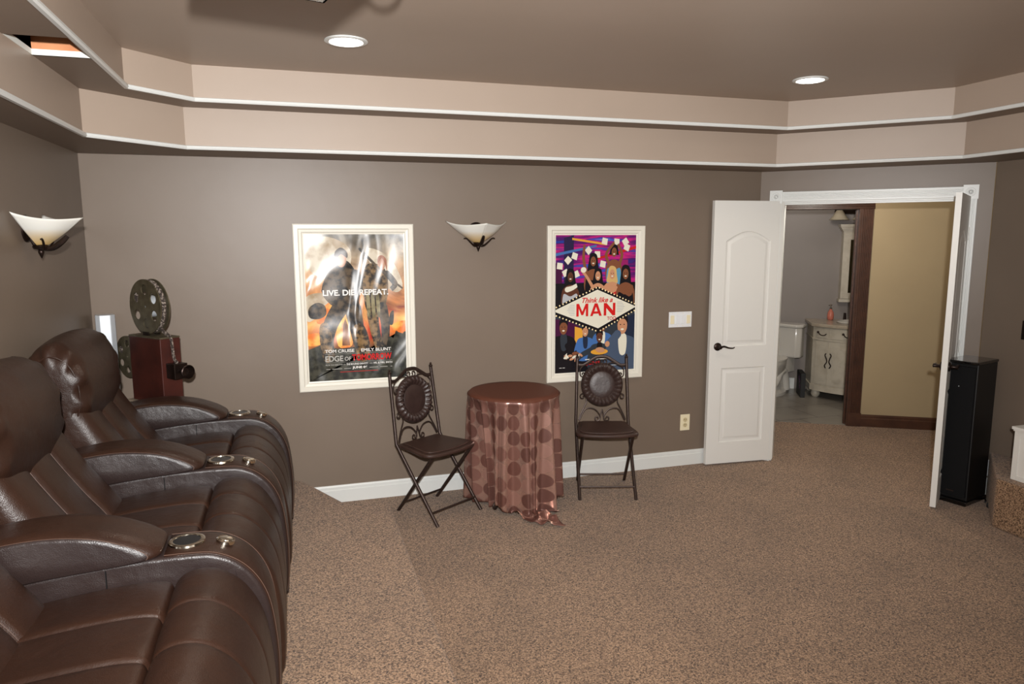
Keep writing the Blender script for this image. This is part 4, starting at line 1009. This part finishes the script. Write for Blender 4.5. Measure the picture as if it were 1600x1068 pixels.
man(.10, .665, 1.15, 'brownskin', 'blk', 'felt', 7); man(.37, .70, .85, 'tanskin', 'blue', 'navy', 7); man(.585, .665, .95, 'brownskin', 'blue', 'paper', 6); man(.55, .745, .95, 'deepskin', 'felt', 'blk', 9); man(.84, .665, 1.5, 'tanskin', 'slate', 'paper', 10)
A.limb([(.78, .73), (.68, .79), (.64, .80)], .05, C['slate'], 15); A.limb([(.45, .84), (.34, .87), (.28, .90)], .035, C['felt'], 13); A.oval(.65, .80, .03, .022, C['tanskin'], 17); A.oval(.55, .855, .11, .022, C['amber'], 14); A.oval(.56, .842, .06, .02, C['tanskin'], 15, rot=.1)
for k in range(12): A.oval(.12+.2*random.random(), .87+.035*random.random(), .03, .010, C['paper' if k % 2 else 'tanskin'], 15+k % 2, rot=k)
A.limb([(.15, .80), (.22, .86), (.27, .85)], .035, C['blk'], 13); A.oval(.25, .86, .045, .014, C['brownskin'], 17)
A.done(pp_)
block('MAN', A2.x0+.255*A2.w, A2.z0+(1-.588)*A2.h, A2.x0+.745*A2.w, A2.z0+(1-.495)*A2.h, -.0150, tr, pp_)
tb2 = flatmat('blue_small_ink', (120, 130, 160), .3)
tl = [T(A2, pp_, 'Think like a', .325, .71, .452, .49, tr, .025, .35, 20), T(A2, pp_, 'TOO', .64, .755, .596, .622, C['crimson'], .02, 0, 21),
      T(A2, pp_, 'ALL BETS ARE OFF', .36, .70, .905, .92, tw, .02, 0, 20)]
tl[-1].data.transform(Matrix.Identity(4))
tl2 = [T(A2, pp_, 'JUNE', .38, .56, .925, .955, tr, .03, 0, 20)]
o_ = tl.pop(); me_ = o_.data; bpy.data.objects.remove(o_); bpy.data.meshes.remove(me_)
for o_ in tl+tl2: o_.parent = pp_; o_.name = 'lettering'
bm = bmesh.new()
for k in range(7):
    rule(bm, A2, .14+.012*abs(k-3), .235, .505+.012*k, .002, 20); rule(bm, A2, .765, .865-.012*abs(k-3), .49+.012*k, .002, 20)
link('credit_lines', bm, tb2, pp_)
bm = bmesh.new()
for u0, u1 in ((.37, .70), (.05, .08), (.09, .12), (.70, .92)): rule(bm, A2, u0, u1, .912 if u0 == .37 else .963, .006 if u0 == .37 else .003, 20)
link('small_print', bm, tw, pp_)

# ------------------------------------------------------------------ wall sconces
def make_sconce():
    """local: wall plane y=0, faces -y, z=0 at the rim"""
    s = empty('wall_sconce', (0, 0, 0))
    tip = [(-.215, -.012, .010), (.215, -.012, .010)]; fr = (.012, -.235, .004)
    bm = bmesh.new()
    apex = Vector((0, -.055, -.125))
    def rim(side, t):      # from wall tip to the front corner, bowed inward
        a = Vector(tip[side]); b = Vector(fr); p = a.lerp(b, t); mid = math.sin(PI*t)
        d = Vector((-(b.y-a.y), (b.x-a.x), 0)).normalized()*(1 if side else -1)
        p += d*mid*.012; p.z += -.012*mid + .012*(1-t)**6
        return p
    for side in (0, 1):
        rows = []
        for i in range(25):
            t = i/24; r = rim(side, t); bt = apex + Vector(((r.x)*.11, (r.y+.055)*.13, 0)); row = []
            for j in range(13):
                w = j/12; p = r.lerp(bt, w); bul = .022*math.sin(PI*w)
                out = Vector((r.x, r.y+.04, 0)).normalized(); p += out*bul*(.35+.65*math.sin(PI*min(1, max(0, t)))); row.append(bm.verts.new(p))
            rows.append(row)
        for a, b in zip(rows, rows[1:]):
            for j in range(12): bm.faces.new((a[j], a[j+1], b[j+1], b[j]))
    sh = link('glass_shade', bm, M['amberglass'], s, smooth=True, auto=60)
    md = sh.modifiers.new('solid', 'SOLIDIFY'); md.thickness = .004
    bm = bmesh.new(); lathe(bm, [(.062, -.001), (.062, -.008), (.052, -.014), (.001, -.016)], (0, 0, -.045), 32, 'y'); link('back_plate', bm, M['bronze'], s, smooth=True)
    bm = bmesh.new()
    lathe(bm, [(.012, -.142), (.03, -.136), (.034, -.126), (.028, -.118)], (0, -.055, 0), 20)
    tube(bm, [(0, -.008, -.07), (0, -.03, -.12), (0, -.055, -.135)], .007)
    for q in ([(0, -.06, -.139), (-.032, -.075, -.140), (-.062, -.085, -.116), (-.088, -.088, -.092), (-.108, -.088, -.093)], [(0, -.06, -.139), (.032, -.075, -.140), (.062, -.085, -.116), (.088, -.088, -.092), (.108, -.088, -.093)],
              [(0, -.055, -.137), (.004, -.10, -.134), (.008, -.14, -.105), (.010, -.165, -.078)]):
        c = crom(q, 5, False); n = len(c); tube(bm, c, [.0075+.0055*math.sin(PI*i/n) if len(q) == 4 else .0075-.0045*i/n for i in range(n)], 8)
    link('bracket', bm, M['bronze'], s, smooth=True)
    bm = bmesh.new(); lathe(bm, [(.006, 0), (.012, -.006), (.013, -.016), (.009, -.024), (.002, -.042)], (0, -.055, -.138), 16); link('finial', bm, M['bronze'], s, smooth=True)
    return s
sc = make_sconce(); sc.location = (2.372, 0, 1.862); tag(sc, 'white and amber glass sconce between the two framed posters', 'sconce', 'glass wall sconces')
sc2 = clone(sc); sc2.location = (0, -1.0, 1.868); sc2.rotation_euler = (0, 0, PI/2); tag(sc2, 'white and amber glass sconce on the left wall above the recliners', 'sconce', 'glass wall sconces')

# ------------------------------------------------------------------ recessed lights
can = empty('recessed_light', (CANS[0][0], CANS[0][1], Z3))
bm = bmesh.new(); lathe(bm, [(.074, 0), (.098, -.001), (.098, -.005), (.09, -.009), (.078, -.009), (.074, -.004)], (0, 0, 0), 40); link('trim_ring', bm, M['white'], can, smooth=True)
bm = bmesh.new(); lathe(bm, [(.074, -.001), (.074, -.005), (.06, -.007), (.001, -.008)], (0, 0, 0), 36); link('lens', bm, M['bulbglow'], can, smooth=True)
tag(can, 'lit round recessed light in the upper ceiling above the left poster', 'ceiling light', 'recessed ceiling lights')
c2 = clone(can); c2.location = (CANS[1][0], CANS[1][1], Z3); tag(c2, 'lit round recessed light in the upper ceiling in front of the doorway', 'ceiling light', 'recessed ceiling lights')

# ------------------------------------------------------------------ ceiling projector (only its clear lower edge shows) and cable loop
pj = empty('ceiling_projector', (1.26, -2.63, 2.43), math.atan2(.085, .325)+PI, 'ceiling-hung projector whose lower front edge shows at the top of the picture', 'projector')
link('housing', boxes(((-.002, .003, .007), (.35, .34, .14))), M['black'], pj, bevel=.004)
link('clear_tray', boxes(((-.012, -.006, 0), (.355, .35, .006)), ((-.012, -.006, 0), (-.006, .35, .04)), ((-.012, -.006, 0), (.355, -.001, .03))), M['clear'], pj)
bm = bmesh.new(); lathe(bm, [(.02, .13), (.02, .225), (.06, .226), (.06, .238)], (.17, .17, 0), 20); link('mount_pole', bm, M['black'], pj, smooth=True)
bm = bmesh.new()
lc = Vector((1.414, -2.731, 2.529)); pts = [(lc.x+.065*math.sin(a), lc.y+.02*math.sin(a), lc.z-.06*math.cos(a)) for a in [(-.5+.93*i/24)*2*PI+.2 for i in range(25)]]
tube(bm, pts[:-1]+[(lc.x, lc.y, 2.60), (lc.x, lc.y, 2.668)], .006, 8)
tag(link('cable', bm, M['black'], smooth=True), 'black cable loop hanging from the ceiling beside the projector', 'cable')

# ------------------------------------------------------------------ vintage projector decor on a narrow stand
vp_phi = math.radians(-50)
VX, VY, VZ = .385, -.34, .852
vs = empty('display_stand', (VX, VY, HP), vp_phi, 'beige stand holding the vintage projector behind the recliners', 'stand')
stm = mat('beige_stand_paint', srgb(150, 134, 116), .5)
link('stand_top', boxes(((-.19, -.085, VZ-HP-.02), (.17, .085, VZ-HP))), stm, vs, bevel=.004)
for sx in (-.17, .15):
    for sy in (-.065, .065): link('leg', boxes(((sx-.012, sy-.012, 0), (sx+.012, sy+.012, VZ-HP-.02))), stm, vs)
vp = empty('vintage_projector', (VX, VY, VZ), vp_phi, 'decorative red wooden vintage film projector with metal reels in the far corner', 'projector')
bm = boxes(((-.155, -.06, 0), (.155, .06, .372))); link('wooden_case', bm, M['mahogany'], vp, bevel=.004)
link('top_plate', boxes(((-.155, -.06, .372), (.155, .06, .380))), M['reel'], vp)
def reel(name, cx, cy, cz, R, parent):
    bm = bmesh.new()
    for yy in (-.028, .022):
        vo = []; n = 48
        def ring(r, y, c=(0, 0), m=48): return [bm.verts.new((cx+c[0]+r*math.cos(2*PI*i/m), cy+y, cz+c[1]+r*math.sin(2*PI*i/m))) for i in range(m)]
        for y in (yy, yy+.006):
            o = ring(R, y); es = [bm.edges.new((o[i], o[(i+1) % 48])) for i in range(48)]; hs = []
            for k in range(6):
                a = PI/6+k*PI/3; h = ring(R*.19, y, (R*.62*math.cos(a), R*.62*math.sin(a)), 18); es += [bm.edges.new((h[i], h[(i+1) % 18])) for i in range(18)]; hs.append(h)
            h = ring(R*.05, y, (0, 0), 12); es += [bm.edges.new((h[i], h[(i+1) % 12])) for i in range(12)]; hs.append(h)
            bmesh.ops.triangle_fill(bm, edges=es, use_beauty=True); vo.append((o, hs))
        for i in range(48): bm.faces.new((vo[0][0][i], vo[0][0][(i+1) % 48], vo[1][0][(i+1) % 48], vo[1][0][i]))
        for h0, h1 in zip(vo[0][1], vo[1][1]):
            for i in range(len(h0)): bm.faces.new((h0[i], h0[(i+1) % len(h0)], h1[(i+1) % len(h0)], h1[i]))
    o = link(name, bm, M['reel'], parent, smooth=True, auto=30)
    bm = bmesh.new(); lathe(bm, [(R*.40, -.02), (R*.40, .02)], (cx, cy, cz), 32, 'y'); link('film_roll', bm, M['silver'], o, smooth=True)
    bm = bmesh.new()
    tube(bm, [(cx+(R-.012)*math.cos(a), cy+.0, cz+(R-.012)*math.sin(a)) for a in [math.radians(-110+300*i/40) for i in range(41)]], .012, 6); link('film_edge', bm, M['film'], o, smooth=True)
    return o
reel('upper_reel', -.02, 0, .385+.158, .155, vp)
reel('rear_reel', -.28, .02, .23, .125, vp)
link('reel_bracket', boxes(((-.05, -.035, .378), (.01, -.031, .40)), ((-.05, .03, .378), (.01, .034, .40)), ((-.28, -.004, .22), (-.15, .004, .24))), M['bronze'], vp)
bm = bmesh.new(); tube(bm, crom([(.05, 0, .47), (.09, 0, .41), (.13, 0, .395), (.165, 0, .37), (.172, 0, .31), (.185, 0, .255), (.21, 0, .238)], 6, False), .012, 6, flat=.5); link('film_strip', bm, M['film'], vp, smooth=True)
link('lens_box', boxes(((.155, -.035, .15), (.235, .045, .235))), M['bronze'], vp, bevel=.003)
bm = bmesh.new(); lathe(bm, [(.016, .235), (.018, .255), (.024, .262), (.036, .285), (.040, .30), (.036, .303), (.030, .285), (.022, .27), (.001, .266)], (0, .005, .195), 28, 'x'); link('lens_barrel', bm, M['bronze'], vp, smooth=True)

# slim silver column speaker in the corner
cs = empty('column_speaker', (.095, -.13, HP), math.radians(18), 'slim silver column speaker standing in the left corner behind the recliner', 'speaker')
bm = bmesh.new(); prism(bm, [(-.045, .05), (-.05, -.02), (-.03, -.048), (.025, -.05), (.052, -.02), (.048, .05)], .02, 1.155); link('cabinet', bm, M['silver'], cs, bevel=.003)
link('base', boxes(((-.09, -.09, 0), (.09, .09, .02))), M['black'], cs, bevel=.004)

# ------------------------------------------------------------------ black tower speaker by the doorway
ts = empty('tower_speaker', (5.335, -1.255, 0), math.atan2(-.268, -.964), 'tall black tower speaker standing between the open door leaf and the carpeted step', 'speaker')
TW = .10
link('cabinet', boxes(((-.26, -TW, .03), (.0, TW, .950))), M['black'], ts, bevel=.006)
bm = bmesh.new(); prism(bm, [(-.01, -TW+.004), (.012, -TW+.012), (.02, -TW*.5), (.022, 0), (.02, TW*.5), (.012, TW-.012), (-.01, TW-.004)], .055, .932); link('grille', bm, M['grille'], ts, smooth=True)
bm = bmesh.new(); prism(bm, [(-.265, -TW-.003), (.008, -TW-.003), (.024, -TW*.6), (.026, 0), (.024, TW*.6), (.008, TW+.003), (-.265, TW+.003)], .950, .968); link('top_cap', bm, M['blackgloss'], ts, bevel=.005)
link('plinth', boxes(((-.265, -TW-.005, .0), (.02, TW+.005, .03))), M['blackgloss'], ts, bevel=.004)
link('badge', boxes(((.0215, -.024, .085), (.0235, .024, .092))), M['iron'], ts)
bm = bmesh.new(); lathe(bm, [(.003, .022), (.003, .0245)], (0, .0, .80), 10, 'x'); link('indicator', bm, M['silver'], ts)
link('power_cord', tubes((crom([(-.26, .02, .30), (-.30, .03, .28), (-.325, .04, .20), (-.32, .05, .10), (-.29, .07, .02), (-.22, .12, .008), (-.17, .14, .008)], 6, False), .0055)), M['black'], ts, smooth=True)
pa = empty('power_adapter', (5.52, -1.40, 0), .5, 'small black power adapter lying on the carpet behind the tower speaker', 'adapter')
link('plug_body', boxes(((-.05, -.018, .001), (.05, .018, .028))), M['black'], pa, bevel=.004)

# ------------------------------------------------------------------ white cabinet on the stage
wc = empty('white_cabinet', (5.295, -1.685, .31), 0, 'white wooden cabinet standing on the carpeted step at the right edge', 'cabinet')
bm = boxes(((0, -.62, 0), (.36, .0, .2998)))
box(bm, (-.005, -.62, 0), (.0, -.587, .30)); box(bm, (-.005, -.033, 0), (.0, 0, .30)); box(bm, (-.005, -.586, .27), (0, -.034, .30)); box(bm, (-.005, -.586, 0), (0, -.034, .03))
link('cabinet_body', bm, M['door'], wc)
link('cabinet_top', boxes(((-.014, -.64, .31), (.375, .014, .327)), ((-.008, -.632, .30), (.37, .008, .3098))), M['door'], wc)
tag(link('white_dish', (lambda b: (lathe(b, [(.03, .0), (.045, .006), (.055, .02), (.05, .02), (.02, .008)], (0, 0, 0), 24), b)[1])(bmesh.new()), M['porcelain'], smooth=True), 'small white dish on top of the white cabinet', 'dish').location = (5.36, -1.79, .638)

# ------------------------------------------------------------------ plates on the walls
def plate(name, loc, rz, w, h, m, label, cat):
    o = empty(name, loc, rz, label, cat); link('cover_plate', boxes(((-w/2, -.006, -h/2), (w/2, -.0005, h/2))), m, o, bevel=.002); return o
sw = plate('light_switch', (3.967, 0, 1.153), 0, .195, .118, M['switchwhite'], 'white four gang switch plate on the far wall beside the open door', 'switch')
for k, m in enumerate(('ivory', 'switchwhite', 'switchwhite', 'ivory')):
    x = -.069+.046*k; link('rocker', boxes(((x-.016, -.010, -.033), (x+.016, -.006, .033))), M[m], sw, bevel=.0015)
    bm = bmesh.new(); lathe(bm, [(.003, -.006), (.003, -.0072)], (x, 0, .048), 8, 'y'); lathe(bm, [(.003, -.006), (.003, -.0072)], (x, 0, -.048), 8, 'y'); link('screw', bm, M['ivory'], sw)
ou = plate('wall_outlet', (4.037, 0, .343), 0, .082, .128, M['ivory'], 'ivory double outlet low on the far wall beside the open door', 'outlet')
sl = mat('outlet_face', srgb(205, 190, 150), .4)
for z in (.021, -.021):
    bm = bmesh.new(); lathe(bm, [(.018, -.006), (.018, -.009), (.001, -.009)], (0, 0, z), 20, 'y'); f_ = link('socket', bm, sl, ou, smooth=True)
    link('slots', boxes(((-.008, -.0096, z-.002), (-.005, -.009, z+.008)), ((.005, -.0096, z-.002), (.008, -.009, z+.008)), ((-.002, -.0096, z-.011), (.002, -.009, z-.007))), M['black'], f_)
o3 = plate('wall_outlet', (XC, -1.195, .075), -PI/2, .075, .115, M['switchwhite'], 'white outlet on the right wall behind the tower speaker cord', 'outlet'); o3.location.z = .19
o4 = plate('dark_wall_plate', (XC, -1.40, 1.168), -PI/2, .09, .125, M['bronze'], 'dark brown plate on the right wall at the right edge of the picture', 'switch')
link('toggle', boxes(((-.005, -.016, -.012), (.005, -.006, .012))), M['bronze'], o4)
